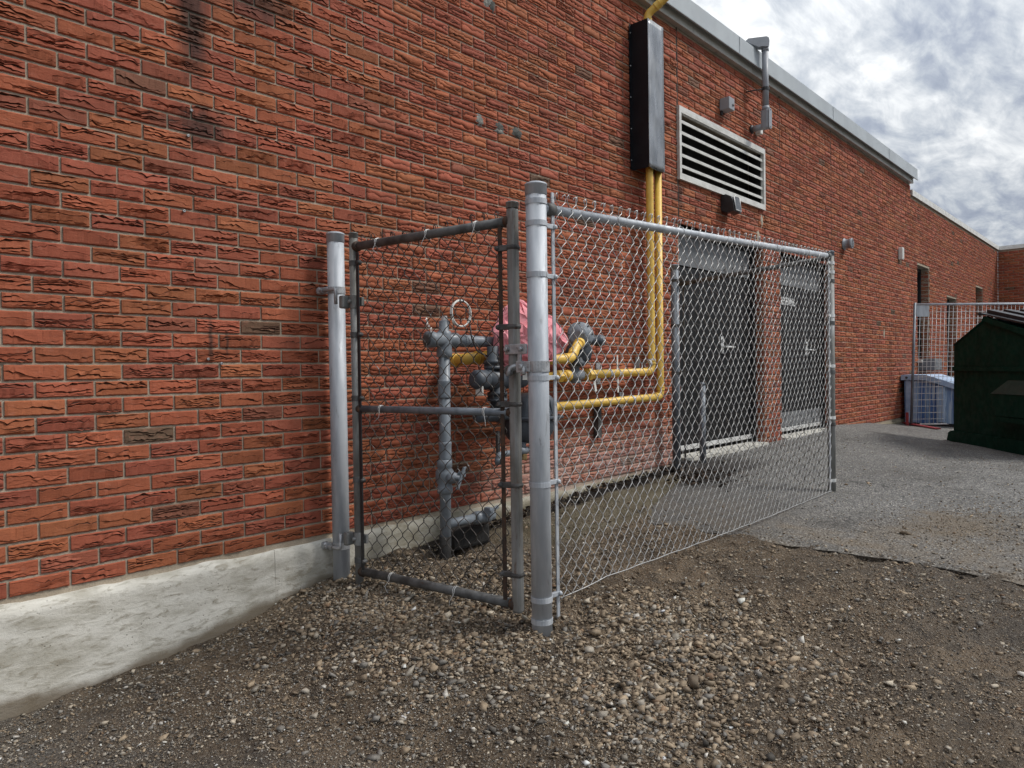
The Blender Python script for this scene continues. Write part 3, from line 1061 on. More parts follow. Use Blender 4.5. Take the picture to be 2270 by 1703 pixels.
# lintel plates over the doorways
MB().box((6.47, 0.075, 2.537), (1.73, 0.14, 0.008)).build('lintel', 'vent_dark', building)
MB().box((8.59, 0.075, 2.537), (1.58, 0.14, 0.008)).build('lintel', 'vent_dark', building)


# concrete footing
def footing(x0, x1, top, seed, name='foundation'):
    nx = int((x1 - x0) / 0.02) + 1
    xs = np.linspace(x0, x1, nx)
    rr = np.random.default_rng(seed)
    tz = top + 0.010 * fnoise(xs, xs * 0, 2.6, seed, 4) - 0.018 * np.clip(fnoise(xs, xs * 0, 1.3, seed + 5, 4) - 0.45, 0, 1) * 2
    nz = 16
    V = []
    for k_ in range(nz):
        f = k_ / (nz - 1)
        z = -0.35 + (tz + 0.35) * f
        y = -0.016 + 0.0035 * fnoise(xs * 1.0, z, 3.0, seed + 1, 4) + 0.004 * (f > 0.985)
        V.append(np.stack([xs, y, z], 1))
    V.append(np.stack([xs, np.full(nx, 0.02), tz - 0.002], 1))
    V = np.concatenate(V)
    F = [(r * nx + c, r * nx + c + 1, (r + 1) * nx + c + 1, (r + 1) * nx + c) for r in range(nz) for c in range(nx - 1)]
    n = len(V)
    return mesh_np(name, V, F, 'concrete', building, smooth=True)


footing(XL, 1.7055, 0.412, 41)
footing(1.707, 5.595, 0.408, 43)
footing(7.347, 7.787, 0.40, 45)
footing(9.39, 13.09, 0.405, 47)

# roof edge
mb = MB()
mb.prism([(0.02, 4.245), (-0.052, 4.238), (-0.055, 4.244), (-0.050, 4.33), (0.02, 4.33)], (XL, 0, 0), (0, 1, 0), (0, 0, 1), (1, 0, 0), XR - XL - 0.04)
mb.build('lower_flange', 'flange_metal', building)
for i in range(40):
    x = XL + 0.4 * i
    if x > XR - 0.3:
        break
    if i % 3 == 0:
        MB().box((x, -0.0585, 4.289), (0.006, 0.003, 0.075)).build('flange_seam', 'flange_metal', building)
fx0 = XL
edges = [XL, 0.9, 3.6, 6.62, 9.20, 11.55, XR + 0.03]
for a, b_ in zip(edges, edges[1:]):
    mb = MB()
    mb.prism([(0.30, 4.47), (-0.098, 4.472), (-0.100, 4.302), (-0.112, 4.296), (-0.110, 4.290), (-0.090, 4.296), (-0.086, 4.33), (0.30, 4.33)],
             (a + 0.0015, 0, 0), (0, 1, 0), (0, 0, 1), (1, 0, 0), b_ - a - 0.003)
    mb.build('fascia_panel', 'fascia_metal', building)
for e_ in edges[1:-1]:
    MB().box((e_, -0.1015, 4.385), (0.012, 0.004, 0.165)).build('fascia_seam', 'fascia_metal', building)
MB().box(((XL + XR) / 2, 4.2, 4.36), (XR - XL - 0.02, 7.79, 0.20)).build('roof', 'roofing', building)

# ---- louvred vent
LX0, LX1, LZ0, LZ1 = 5.578, 7.356, 2.918, 3.558
fw = 0.055
vent = MB()
vent.box(((LX0 + LX1) / 2, -0.008, LZ1 - fw / 2), (LX1 - LX0, 0.036, fw))
vent.box(((LX0 + LX1) / 2, -0.008, LZ0 + fw / 2), (LX1 - LX0, 0.036, fw))
vent.box((LX0 + 0.018, -0.0082, (LZ0 + LZ1) / 2), (0.036, 0.036, LZ1 - LZ0 - 2 * fw))
vent.box((LX1 - 0.018, -0.0082, (LZ0 + LZ1) / 2), (0.036, 0.036, LZ1 - LZ0 - 2 * fw))
vent_o = vent.build('louvre_vent', 'white_alu', building, label='white framed louvre vent with five pale blades')
MB().box(((LX0 + LX1) / 2, 0.16, (LZ0 + LZ1) / 2), (LX1 - LX0 - 0.06, 0.01, LZ1 - LZ0 - 0.06)).build('vent_back', 'vent_dark', vent_o)
for i in range(5):
    z = LZ1 - fw - 0.062 - i * 0.098
    mb = MB()
    mb.prism([(-0.012, 0.0), (-0.012, 0.026), (-0.006, 0.028), (0.002, 0.014), (0.115, 0.088), (0.118, 0.082), (-0.002, 0.002)], (LX0 + 0.037, 0, z - 0.02), (0, 1, 0), (0, 0, 1), (1, 0, 0), LX1 - LX0 - 0.074)
    mb.build('slat', 'white_alu', vent_o)
for sx, xx in ((1, LX0 + 0.037), (-1, LX1 - 0.037)):
    MB().box((xx, 0.075, (LZ0 + LZ1) / 2), (0.004, 0.13, LZ1 - LZ0 - 2 * fw)).build('vent_side', 'vent_dark', vent_o)


# ---- doors
def door(x0, x1, zb, zt, seam, txt=None, handle=None, label=None, kick=False):
    yf = 0.125
    d = MB()
    d.box((x0 + 0.02, yf + 0.01, (zb + zt) / 2), (0.05, 0.09, zt - zb))
    d.box((x1 - 0.02, yf + 0.01, (zb + zt) / 2), (0.05, 0.09, zt - zb))
    d.box(((x0 + x1) / 2, yf + 0.008, zt - 0.02), (x1 - x0 - 0.06, 0.09, 0.04))
    fr = d.build('door', 'door_frame_paint', building, label=label)
    zt2 = 2.20
    for (a, b_) in ((x0 + 0.048, seam - 0.003), (seam + 0.003, x1 - 0.048)):
        MB().box(((a + b_) / 2, 0.152, (zb + 0.075 + zt2) / 2), (b_ - a, 0.045, zt2 - zb - 0.085), bev=0.003).build('door_leaf', 'door_paint', fr)
        MB().box(((a + b_) / 2, 0.150, (zt2 + 0.01 + zt - 0.042) / 2), (b_ - a, 0.03, zt - 0.052 - zt2), bev=0.003).build('sky_sheen_panel', 'mid_grey_paint', fr)  # added panel: sky light fading down the door tops, as paler grey
        MB().box(((a + b_) / 2, 0.121, zb + 0.095), (b_ - a - 0.01, 0.008, 0.045), bev=0.002).build('door_sweep', 'steel_bright', fr)
        if kick:
            MB().box(((a + b_) / 2, 0.1265, zb + 0.21), (b_ - a - 0.02, 0.003, 0.17)).build('kick_plate', 'mid_grey_paint', fr)
    MB().box(((x0 + x1) / 2, 0.05, zb + 0.01), (x1 - x0 - 0.01, 0.20, 0.05), bev=0.006).build('door_sill', 'sill_concrete', fr)
    if handle:
        hx, hz = handle
        h = MB()
        h.box((hx, 0.125, hz + 0.02), (0.055, 0.008, 0.17), bev=0.003)
        h.tube(fillet([(hx, 0.13, hz), (hx, 0.075, hz), (hx + 0.17, 0.075, hz)], 0.015, 4), 0.011, 8)
        h.lathe([(0.018, 0), (0.018, 0.012), (0.01, 0.014)], (hx, 0.122, hz + 0.07), (0, -1, 0), 12)
        h.build('handle', 'steel_bright', fr)
    if txt:
        cu = bpy.data.curves.new('lettering', 'FONT')
        cu.body = txt[0]
        cu.size = 0.125
        cu.extrude = 0.001
        cu.offset = 0.003
        cu.materials.append(MATS['white_paint'])
        tmp = bpy.data.objects.new('lettering_curve', cu)
        COL.objects.link(tmp)
        bpy.context.view_layer.update()
        me_t = bpy.data.meshes.new_from_object(tmp.evaluated_get(bpy.context.evaluated_depsgraph_get()))
        bpy.data.objects.remove(tmp)
        to = bpy.data.objects.new('lettering', me_t)
        to.location = (txt[1], 0.1275, txt[2])
        to.scale = (0.68, 1.0, 1.0)
        to.rotation_euler = (PI / 2, 0, 0)
        bpy.context.view_layer.update()
        COL.objects.link(to)
        attach(to, fr)
    return fr


door(5.60, 7.34, 0.435, 2.533, 6.80, handle=(6.64, 1.47), label='dark grey double door without lettering')
door(7.79, 9.384, 0.445, 2.533, 9.02, txt=('RECEIVING', 8.10, 1.985), handle=(8.86, 1.465), label='dark grey door lettered RECEIVING', kick=True)

# ---- mortar patches and bolt holes on the wall


def wall_patch(x, z, rx, rz, mat, seed, name='wall_patch', y=-0.004):
    r = np.random.default_rng(seed)
    n = 18
    V = [(x, y - 0.003, z)]
    for ring, (q, yy) in enumerate(((0.55, y - 0.0025), (1.0, y + 0.006))):
        for i in range(n):
            a = 2 * PI * i / n
            k_ = q * (1 + r.normal(0, 0.13))
            V.append((x + math.cos(a) * rx * k_, yy + r.normal(0, 0.0008), z + math.sin(a) * rz * k_))
    F = [(0, 1 + (i + 1) % n, 1 + i) for i in range(n)] + [(1 + i, 1 + (i + 1) % n, 1 + n + (i + 1) % n, 1 + n + i) for i in range(n)]
    F = [f[::-1] for f in F]
    mesh_np(name, V, F, mat, building, smooth=True)


wall_patch(3.155, 2.830, 0.038, 0.042, 'patch_mortar', 1)
wall_patch(3.335, 2.835, 0.045, 0.032, 'patch_dark', 2)
wall_patch(3.335, 2.805, 0.05, 0.022, 'patch_mortar', 9, y=-0.002)
wall_patch(3.505, 2.832, 0.055, 0.036, 'patch_dark', 3)
wall_patch(3.24, 3.610, 0.06, 0.05, 'patch_mortar', 4)
wall_patch(3.285, 3.59, 0.025, 0.04, 'patch_dark', 5, y=-0.006)
wall_patch(7.31, 2.80, 0.035, 0.075, 'patch_pale', 6)
wall_patch(7.22, 2.63, 0.04, 0.07, 'patch_pale', 7)
wall_patch(11.6, 1.75, 0.03, 0.08, 'patch_pale', 8)
for (bx, bz) in ((1.343, 2.315), (1.36, 2.43), (1.318, 1.98), (1.41, 1.33), (1.47, 1.31)):
    b_ = MB()
    b_.lathe([(0.006, -0.004), (0.006, 0.006), (0.003, 0.0065), (0.003, 0.003)], (bx, -0.002, bz), (0, -1, 0), 10)
    b_.build('wall_anchor', 'galv_fitting', building)

# ------------------------------------------------------------------ the lower wing
AX0, AX1, AZT = 13.10, 21.0, 4.07
WIN = [(13.50, 14.30, 1.36, 2.97), (15.62, 16.45, 0.0, 2.57), (18.32, 19.10, 1.36, 2.97)]
a_cells = cells(AX0 + 0.01, AX1, [AX0 + 0.01, AX1], WIN, AZT)
items = []
for i, (x, z, ln) in enumerate(a_cells):
    r = np.random.default_rng(9000 + i)
    V, F, G = LIB_LO[int(r.integers(len(LIB_LO)))]
    V = V * np.array([(ln - 0.0098) / FULL, 1, 1]) + np.array([x, 0.0 + r.normal(0, 0.001), z])
    items.append((V, F, G))
for (x0, x1, z0, z1) in WIN:
    items += reveal_bricks(x1, -1, max(z0, 0.43), z1, 0.006, 0.16)
# the end wall that closes the yard
row = 0
while ZB + (row + 1) * BH < AZT:
    zc = ZB + (row + 0.5) * BH
    off = 0.5 if row % 2 else 0.0
    for u in range(-1, 30):
        yc = -0.004 - (u + off + 0.5) * BL
        if yc > -0.003 or yc < -5.0:
            continue
        r = np.random.default_rng(20000 + row * 40 + u)
        V, F, G = LIB_LO[int(r.integers(len(LIB_LO)))]
        if yc > -0.06:
            V = V * np.array([0.46, 1, 1])
            yc = -0.004 - BL / 4
        W = np.stack([AX1 - 0.012 + V[:, 1], yc - V[:, 0], V[:, 2] + zc], 1)
        items.append((W, F, G))
    row += 1
joined('brick_rows', items, annex)
mb = MB()
xs_ = [AX0 + 0.003] + [q for w_ in WIN for q in (w_[0], w_[1])] + [AX1]
for a, b_ in zip(xs_[0::2], xs_[1::2]):
    slab(mb, a, b_, 0.0, AZT)
for (x0, x1, z0, z1) in WIN:
    slab(mb, x0, x1, z1, AZT)
    if z0 > 0.1:
        slab(mb, x0, x1, 0.0, z0)
mb.box((AX1 + 0.15, -2.6, AZT / 2), (0.30, 5.2, AZT))
mb.build('wall', 'mortar', annex)
MB().box((17.1, 3.7, 2.0), (7.7, 6.6, 4.0)).build('wall_core', 'roofing', annex)
mb = MB()
mb.prism([(0.3, AZT + 0.085), (-0.03, AZT + 0.085), (-0.034, AZT - 0.012), (-0.028, AZT - 0.016), (0.0, AZT), (0.3, AZT)], (AX0 + 0.002, 0, 0), (0, 1, 0), (0, 0, 1), (1, 0, 0), AX1 - AX0 - 0.045)
mb.build('coping', 'white_alu', annex)
mb = MB()
mb.prism([(0.3, AZT + 0.083), (-0.04, AZT + 0.083), (-0.044, AZT - 0.012), (-0.03, AZT - 0.014), (0.0, AZT), (0.3, AZT)], (AX1, 0.2, 0), (1, 0, 0), (0, 0, 1), (0, -1, 0), 5.5)
mb.build('coping', 'white_alu', annex)
for i, (x0, x1, z0, z1) in enumerate(WIN):
    zz0 = max(z0, 0.33)
    f = MB()
    f.box((x0 + 0.03, 0.16, (zz0 + z1) / 2), (0.06, 0.06, z1 - zz0))
    f.box((x1 - 0.03, 0.16, (zz0 + z1) / 2), (0.06, 0.06, z1 - zz0))
    f.box(((x0 + x1) / 2, 0.16, z1 - 0.03), (x1 - x0 - 0.12, 0.06, 0.06))
    f.box(((x0 + x1) / 2, 0.16, zz0 + 0.03), (x1 - x0 - 0.12, 0.06, 0.06))
    fo = f.build('door' if i == 1 else 'window', 'door_frame_paint', annex)
    if i == 1:
        MB().box(((x0 + x1) / 2, 0.175, (zz0 + z1) / 2), (x1 - x0 - 0.12, 0.04, z1 - zz0 - 0.12)).build('door_leaf', 'grey_paint', fo)
    else:
        MB().box(((x0 + x1) / 2, 0.17, (zz0 + z1) / 2), (x1 - x0 - 0.12, 0.012, z1 - zz0 - 0.12)).build('pane', 'window_glass', fo)
        MB().box(((x0 + x1) / 2, -0.005, zz0 - 0.03), (x1 - x0 + 0.06, 0.12, 0.05), bev=0.008).build('sill', 'sill_concrete', fo)

# air conditioner box under the first window
ac = empty('wall_unit', (13.75, -0.15, 1.1), label='small grey unit on the wing wall above the blue bin', cat='unit')
MB().box((13.80, -0.12, 1.27), (0.50, 0.25, 0.20), bev=0.012).build('casing', 'mid_grey_paint', ac)
for i in range(6):
    MB().box((13.80, -0.247, 1.20 + i * 0.026), (0.42, 0.008, 0.008)).build('grille_bar', 'pvc_grey', ac)
for sx in (-0.2, 0.2):
    MB().box((13.80 + sx, -0.10, 1.146), (0.03, 0.20, 0.02)).build('bracket', 'galv_dark', ac)

# ------------------------------------------------------------------ things fixed to the long wall
# black sheet-metal pipe cover
cover = empty('pipe_cover', (4.97, -0.08, 2.85), label='tall black sheet metal box covering the yellow gas pipes', cat='pipe cover')
bx0, bx1, by, bz0, bz1 = 4.861, 5.090, -0.166, 2.85, 4.01
th = 0.004


def sheet(pts, name, mat, par):
    """a thin plate from a quad, given thickness by its normal"""
    p = [Vector(q) for q in pts]
    nn = (p[1] - p[0]).cross(p[3] - p[0]).normalized() * th
    V = p + [q - nn for q in p]
    F = [(0, 1, 2, 3), (7, 6, 5, 4), (0, 4, 5, 1), (1, 5, 6, 2), (2, 6, 7, 3), (3, 7, 4, 0)]
    return mesh_np(name, V, F, mat, par)


# front face is a slightly dented sheet
nx, nz = 8, 30
V = []
for k_ in range(nz):
    for i in range(nx):
        f, g = i / (nx - 1), k_ / (nz - 1)
        V.append((bx0 + (bx1 - bx0) * f, by + 0.004 * math.sin(f * PI) * math.sin(g * 9) + 0.0035 * math.sin(g * 23 + f * 4) * math.sin(f * PI), bz0 + (bz1 - bz0) * g - 0.008 * math.sin(f * PI) * (1 if k_ == 0 else 0)))
F = [(r * nx + c, r * nx + c + 1, (r + 1) * nx + c + 1, (r + 1) * nx + c) for r in range(nz - 1) for c in range(nx - 1)]
n0 = len(V)
V += [(x, y + th, z) for x, y, z in V]
F += [tuple(q + n0 for q in f)[::-1] for f in F[:]]
bl_ = [c for c in range(nx)] + [r * nx + nx - 1 for r in range(1, nz)] + [(nz - 1) * nx + c for c in range(nx - 2, -1, -1)] + [r * nx for r in range(nz - 2, 0, -1)]
F += [(bl_[(i + 1) % len(bl_)], bl_[i], bl_[i] + n0, bl_[(i + 1) % len(bl_)] + n0) for i in range(len(bl_))]
mesh_np('front_sheet', V, F, 'black_sheet_lit', cover, smooth=True)
MB().box((bx0 + 0.002, by / 2 + 0.002, (bz0 + bz1) / 2), (0.004, -by - 0.012, bz1 - bz0)).build('side_sheet', 'black_sheet_shade', cover)
MB().box((bx1 - 0.002, by / 2 + 0.002, (bz0 + bz1) / 2), (0.004, -by - 0.012, bz1 - bz0)).build('side_sheet', 'black_sheet_shade', cover)
MB().box((bx0 - 0.013, -0.007, (bz0 + bz1) / 2 + 0.002), (0.026, 0.003, bz1 - bz0 - 0.01)).build('wall_flange', 'black_sheet_shade', cover)
MB().box((bx1 + 0.013, -0.007, (bz0 + bz1) / 2 + 0.002), (0.026, 0.003, bz1 - bz0 - 0.01)).build('wall_flange', 'black_sheet_shade', cover)
MB().box(((bx0 + bx1) / 2, by / 2, bz1 - 0.012), (bx1 - bx0 - 0.01, -by - 0.02, 0.003)).build('top_sheet', 'black_sheet_lit', cover)
for zz in (2.93, 3.18, 3.43, 3.68, 3.94):
    MB().lathe([(0.006, 0), (0.006, 0.003), (0.003, 0.005)], (bx0 - 0.013, -0.0085, zz), (0, -1, 0), 8).build('screw', 'galv_fitting', cover)

# yellow gas pipes
PY = -0.105
PR = 0.0302


def coupling(mb_, p, axis, r, ln):
    mb_.lathe([(r * 0.9, -ln / 2), (r * 1.12, -ln / 2), (r * 1.2, -ln * 0.42), (r * 1.12, -ln * 0.3), (r * 1.12, ln * 0.3), (r * 1.2, ln * 0.42), (r * 1.12, ln / 2), (r * 0.9, ln / 2)], p, axis, 16)


def coupling_part(p, axis, r, ln, name, mat, par):
    q = MB()
    coupling(q, p, axis, r, ln)
    return q.build(name, mat, par)


line_a = empty('gas_pipe', (4.4, PY, 1.22), label='yellow gas pipe from the regulator up into the black cover, the shorter run', cat='gas pipe')
X1, X2 = 4.955, 5.083
m1 = MB()
m1.tube(fillet([(4.075, PY, 1.226), (X1, PY, 1.238), (X1, PY, 4.09), (X1 + 0.05, -0.265, 4.20), (X1 + 0.05, -0.265, 4.75)], 0.055, 6), PR, 16)
m1.build('pipe', 'yellow_paint', line_a)
coupling_part((X1 - 0.075, PY, 1.237), (1, 0, 0), PR, 0.03, 'elbow_rim', 'yellow_paint', line_a)
coupling_part((X1, PY, 1.315), (0, 0, 1), PR, 0.03, 'elbow_rim', 'yellow_paint', line_a)
coupling_part((X1, PY, 4.035), (0, 0, 1), PR, 0.04, 'elbow_rim', 'yellow_paint', line_a)
coupling_part((X1 + 0.025, -0.185, 4.145), (0.25, -0.8, 0.55), PR, 0.05, 'elbow_rim', 'yellow_paint', line_a)
MB().ring((X1, PY, 1.335), (0, 0, 1), PR * 0.98, PR * 1.10, 0.012, 20).build('steel_band', 'steel_bright', line_a)
n_ = MB()
n_.lathe([(0.030, 0), (0.047, 0.004), (0.047, 0.035), (0.036, 0.045), (0.036, 0.08), (0.030, 0.085)], (4.085, PY, 1.2265), (1, 0, 0), 6, smooth=False)
n_.build('union_nut', 'yellow_paint', line_a)

line_b = empty('gas_pipe', (4.4, PY, 1.03), label='lower yellow gas pipe running along the wall to the outer riser', cat='gas pipe')
m2 = MB()
m2.tube(fillet([(3.10, PY, 1.000), (X2, PY, 1.032), (X2, PY, 2.90)], 0.045, 6), PR * 0.98, 16)
m2.build('pipe', 'yellow_paint', line_b)
coupling_part((X2 - 0.07, PY, 1.031), (1, 0, 0), PR, 0.03, 'elbow_rim', 'yellow_paint', line_b)
coupling_part((X2, PY, 1.10), (0, 0, 1), PR, 0.03, 'elbow_rim', 'yellow_paint', line_b)
coupling_part((3.70, PY, 1.008), (1, 0, 0), PR, 0.06, 'elbow_rim', 'yellow_paint', line_b)


def strap(x, z, par, up=False):
    s = MB()
    s.box((x, -0.006, z), (0.05, 0.012, 0.16 if up else 0.12), bev=0.002)
    s.ring((x, PY, z), (1, 0, 0), PR * 1.01, PR * 1.12, 0.025, 18)
    s.box((x, PY / 2 - 0.02, z + 0.034), (0.022, -PY - 0.02, 0.004))
    s.box((x, PY / 2 - 0.02, z - 0.034), (0.022, -PY - 0.02, 0.004))
    s.build('bracket', 'galv_fitting', par)


strap(4.36, 1.230, line_a, True)
s = MB()
s.ring((4.47, PY, 1.232), (1, 0, 0), PR * 1.01, PR * 1.13, 0.012, 18)
s.box((4.47, PY - 0.002, 1.31), (0.016, 0.004, 0.11), bev=0.001)
s.box((4.475, PY - 0.002, 1.145), (0.018, 0.004, 0.12), bev=0.001)
s.build('hanging_tag', 'white_plastic', line_a)
s = MB()
s.box((4.135, PY - 0.04, 1.14), (0.022, 0.003, 0.075), ex=(1, 0, 0.25), ez=(-0.25, 0, 1))
s.build('hanging_tag', 'white_plastic', line_a)
strap(4.66, 1.022, line_b)
strap(4.90, 1.30, line_a)
st = MB()
st.box((4.32, -0.028, 0.875), (0.041, 0.041, 0.25))
st.box((4.32, -0.055, 0.985), (0.06, 0.09, 0.012))
st.build('support_strut', 'galv_dark', line_b)

# regulator
reg = empty('gas_regulator', (3.93, -0.15, 1.22), label='grey gas regulator with round diaphragm case on the yellow pipe', cat='regulator')
body = MB()
body.lathe([(0.022, -0.075), (0.036, -0.07), (0.036, -0.045), (0.044, -0.03), (0.050, 0.0), (0.044, 0.03), (0.036, 0.045), (0.036, 0.07), (0.022, 0.075)], (3.955, PY, 1.221), (1, 0, 0.01), 18)
body.lathe([(0.040, -0.06), (0.040, -0.045), (0.030, -0.03), (0.034, 0.0), (0.030, 0.05), (0.048, 0.06), (0.048, 0.078), (0.036, 0.09)], (3.955, PY, 1.225), (0, 0, 1), 18)
body.build('valve_body', 'grey_paint', reg)
ax_low = Vector((-0.42, -0.82, -0.28)).normalized()
MB().lathe([(0.03, -0.075), (0.060, -0.070), (0.078, -0.035), (0.080, -0.012), (0.100, -0.010), (0.100, 0.010), (0.082, 0.012), (0.066, 0.030), (0.03, 0.036)], (3.945, PY - 0.04, 1.375), ax_low, 26).build('diaphragm_case', 'meter_paint', reg)
ax_up = Vector((-0.55, -0.72, 0.35)).normalized()
cu_ = Vector((3.945, -0.165, 1.505))
MB().lathe([(0.02, -0.055), (0.05, -0.050), (0.072, -0.020), (0.074, -0.008), (0.094, -0.007), (0.094, 0.007), (0.074, 0.008), (0.062, 0.028), (0.03, 0.042), (0.02, 0.06)], cu_, ax_up, 28).build('diaphragm_case', 'grey_paint', reg, label='upper diaphragm case ringed with bolts')
e1 = ax_up.cross(Vector((0, 0, 1))).normalized()
e2 = ax_up.cross(e1)
for i in range(8):
    a = 2 * PI * i / 8
    p = cu_ + (e1 * math.cos(a) + e2 * math.sin(a)) * 0.084
    MB().lathe([(0.006, -0.012), (0.006, 0.012), (0.004, 0.014)], p, ax_up, 6, smooth=False).build('bolt', 'galv_dark', reg)
s = MB()
s.lathe([(0.030, 0.0), (0.034, 0.03), (0.034, 0.13), (0.040, 0.132), (0.042, 0.175), (0.036, 0.182)], (3.985, -0.16, 1.470), (1, -0.10, -0.02), 16)
s.build('spring_barrel', 'meter_paint', reg)
s = MB()
s.lathe([(0.043, 0), (0.045, 0.022), (0.03, 0.03)], (4.145, -0.177, 1.467), (1, -0.10, -0.02), 8, smooth=False)
s.build('barrel_cap', 'grey_paint', reg)
s = MB()
s.lathe([(0.048, 0), (0.050, 0.015), (0.046, 0.03), (0.036, 0.04), (0.034, 0.10)], (3.95, -0.135, 1.29), (0, -0.1, 1), 16)
s.build('neck', 'meter_paint', reg)

# yellow feed between the meter and the regulator
feed = empty('gas_pipe', (3.7, -0.25, 1.4), label='short bent yellow pipe rising from the wrapped meter to the regulator', cat='gas pipe')
p_feed = fillet([(3.28, -0.32, 1.315), (3.66, -0.30, 1.335), (3.76, -0.27, 1.415), (3.90, -0.20, 1.448)], 0.06, 6)
MB().tube(p_feed, PR, 16).build('pipe', 'yellow_paint', feed)
coupling_part((3.62, -0.302, 1.333), (1, 0.05, 0.05), PR, 0.06, 'elbow_rim', 'yellow_paint', feed)
coupling_part((3.70, -0.288, 1.367), (0.75, 0.25, 0.6), PR, 0.05, 'elbow_rim', 'yellow_paint', feed)
coupling_part((3.845, -0.228, 1.437), (0.85, 0.45, 0.2), PR * 1.05, 0.05, 'elbow_rim', 'yellow_paint', feed)
inlet = empty('gas_pipe', (3.7, PY, 1.215), label='yellow union and nipple entering the regulator body', cat='gas pipe')
c = MB()
c.tube([(3.30, PY, 1.212), (3.90, PY, 1.220)], PR * 0.95, 16)
c.build('pipe', 'yellow_paint', inlet)
c = MB()
c.lathe([(0.030, 0), (0.046, 0.004), (0.046, 0.05), (0.036, 0.06)], (3.74, PY, 1.218), (1, 0, 0.01), 6, smooth=False)
c.build('union_nut', 'yellow_paint', inlet)
c = MB()
c.lathe([(0.030, 0), (0.041, 0.01), (0.041, 0.05), (0.030, 0.06)], (3.83, PY, 1.219), (1, 0, 0.01), 16)
c.build('union_nut', 'yellow_paint', inlet)

outlet = empty('gas_pipe', (2.85, -0.2, 1.34), label='short yellow pipe with an elbow into the wall behind the grey riser', cat='gas pipe')
MB().tube(fillet([(2.83, -0.01, 1.318), (2.83, -0.21, 1.332), (3.12, -0.21, 1.343)], 0.05, 6), 0.034, 16).build('pipe', 'yellow_paint', outlet)
coupling_part((2.90, -0.21, 1.336), (1, 0, 0.02), 0.034, 0.03, 'elbow_rim', 'yellow_paint', outlet)
coupling_part((2.99, -0.21, 1.34), (1, 0, 0.02), 0.034, 0.05, 'elbow_rim', 'yellow_paint', outlet)
coupling_part((2.83, -0.10, 1.325), (0, 1, -0.05), 0.034, 0.03, 'elbow_rim', 'yellow_paint', outlet)

# grey riser
RX, RY = 2.556, -0.30
riser = empty('gas_riser', (RX, RY, 0.25), label='grey vertical gas riser with couplings, valve and top cross behind the gate', cat='gas riser')
RR = 0.0305
MB().tube([(RX - 0.012, RY, 0.10), (RX, RY, 0.80), (RX + 0.006, RY, 1.40)], RR, 16).build('pipe', 'grey_paint', riser)
MB().tube([(RX - 0.013, RY, 0.15), (RX - 0.011, RY, 0.37)], RR * 1.06, 16).build('pipe_wrap', 'rubber', riser)
for zz in (1.165, 0.83):
    coupling_part((RX, RY, zz), (0, 0, 1), RR, 0.10, 'coupling', 'grey_paint', riser)
v_ = MB()
v_.lathe([(0.034, -0.09), (0.042, -0.085), (0.042, -0.05), (0.036, -0.045), (0.050, -0.02), (0.050, 0.03), (0.036, 0.05), (0.042, 0.055), (0.042, 0.09), (0.034, 0.095)], (RX - 0.006, RY, 0.69), (0, 0, 1), 18)
v_.lathe([(0.030, 0), (0.034, 0.02), (0.026, 0.05), (0.014, 0.055), (0.014, 0.075)], (RX - 0.006, RY - 0.03, 0.69), (0.25, -1, 0), 16)
v_.box((RX + 0.016, RY - 0.105, 0.69), (0.020, 0.012, 0.13), ex=(1, 0, 0), ez=(0.5, 0, 1), bev=0.003)
v_.box((RX + 0.045, RY - 0.08, 0.705), (0.035, 0.03, 0.03), bev=0.004)
v_.build('shutoff_valve', 'grey_paint', riser)
br = MB()
br.tube([(RX - 0.01, RY, 0.432), (2.80, RY - 0.005, 0.432)], RR * 0.85, 14)
br.build('branch_pipe', 'grey_paint', riser)
v_ = MB()
v_.lathe([(0.03, 0), (0.038, 0.008), (0.038, 0.05), (0.032, 0.06), (0.040, 0.08), (0.040, 0.11), (0.028, 0.12), (0.028, 0.15), (0.020, 0.155)], (2.76, RY - 0.005, 0.432), (1, 0, -0.03), 10)
v_.box((2.83, RY - 0.05, 0.465), (0.03, 0.05, 0.05), bev=0.006)
v_.box((2.85, RY - 0.075, 0.48), (0.07, 0.014, 0.018), ex=(1, 0, 0.3), ez=(-0.3, 0, 1), bev=0.003)
v_.build('branch_valve', 'grey_paint', riser)
x_ = MB()
cz = 1.43
x_.lathe([(0.030, -0.095), (0.043, -0.09), (0.043, -0.06), (0.040, -0.03), (0.046, 0.0), (0.040, 0.03), (0.038, 0.045), (0.028, 0.05), (0.028, 0.10), (0.022, 0.105)], (RX + 0.006, RY, cz), (0, 0, 1), 18)
x_.lathe([(0.028, -0.12), (0.044, -0.115), (0.044, -0.08), (0.038, -0.06), (0.044, 0.0), (0.038, 0.05), (0.042, 0.06), (0.042, 0.085), (0.030, 0.09)], (RX + 0.006, RY, cz), (1, 0, 0), 18)
x_.build('cross_fitting', 'grey_paint', riser)
c = MB()
c.lathe([(0.031, 0.0), (0.031, 0.004), (0.02, 0.006)], (RX - 0.114, RY, cz), (-1, 0, 0), 14)
c.build('pipe_plug', 'galv_dark', riser)
MB().box((RX + 0.008, RY, cz + 0.115), (0.026, 0.026, 0.03), bev=0.003).build('square_plug', 'steel_bright', riser)
tp = MB()
tp.tube([(RX + 0.05, RY, cz), (3.16, RY, cz - 0.006)], RR * 1.02, 16)
tp.build('top_pipe', 'grey_paint', riser)
coupling_part((2.735, RY, cz - 0.002), (1, 0, 0), RR, 0.07, 'coupling', 'grey_paint', riser)
ch = MB()
for i in range(6):
    ch.ring((RX - 0.11 + 0.005 * math.sin(i * 1.7) - 0.012 * i * 0.6, RY - 0.03, cz + 0.045 + i * 0.012), (1, 0, 0.2) if i % 2 else (0, 1, 0.2), 0.0035, 0.0065, 0.003, 8)
ch.build('chain_end', 'steel_bright', riser)

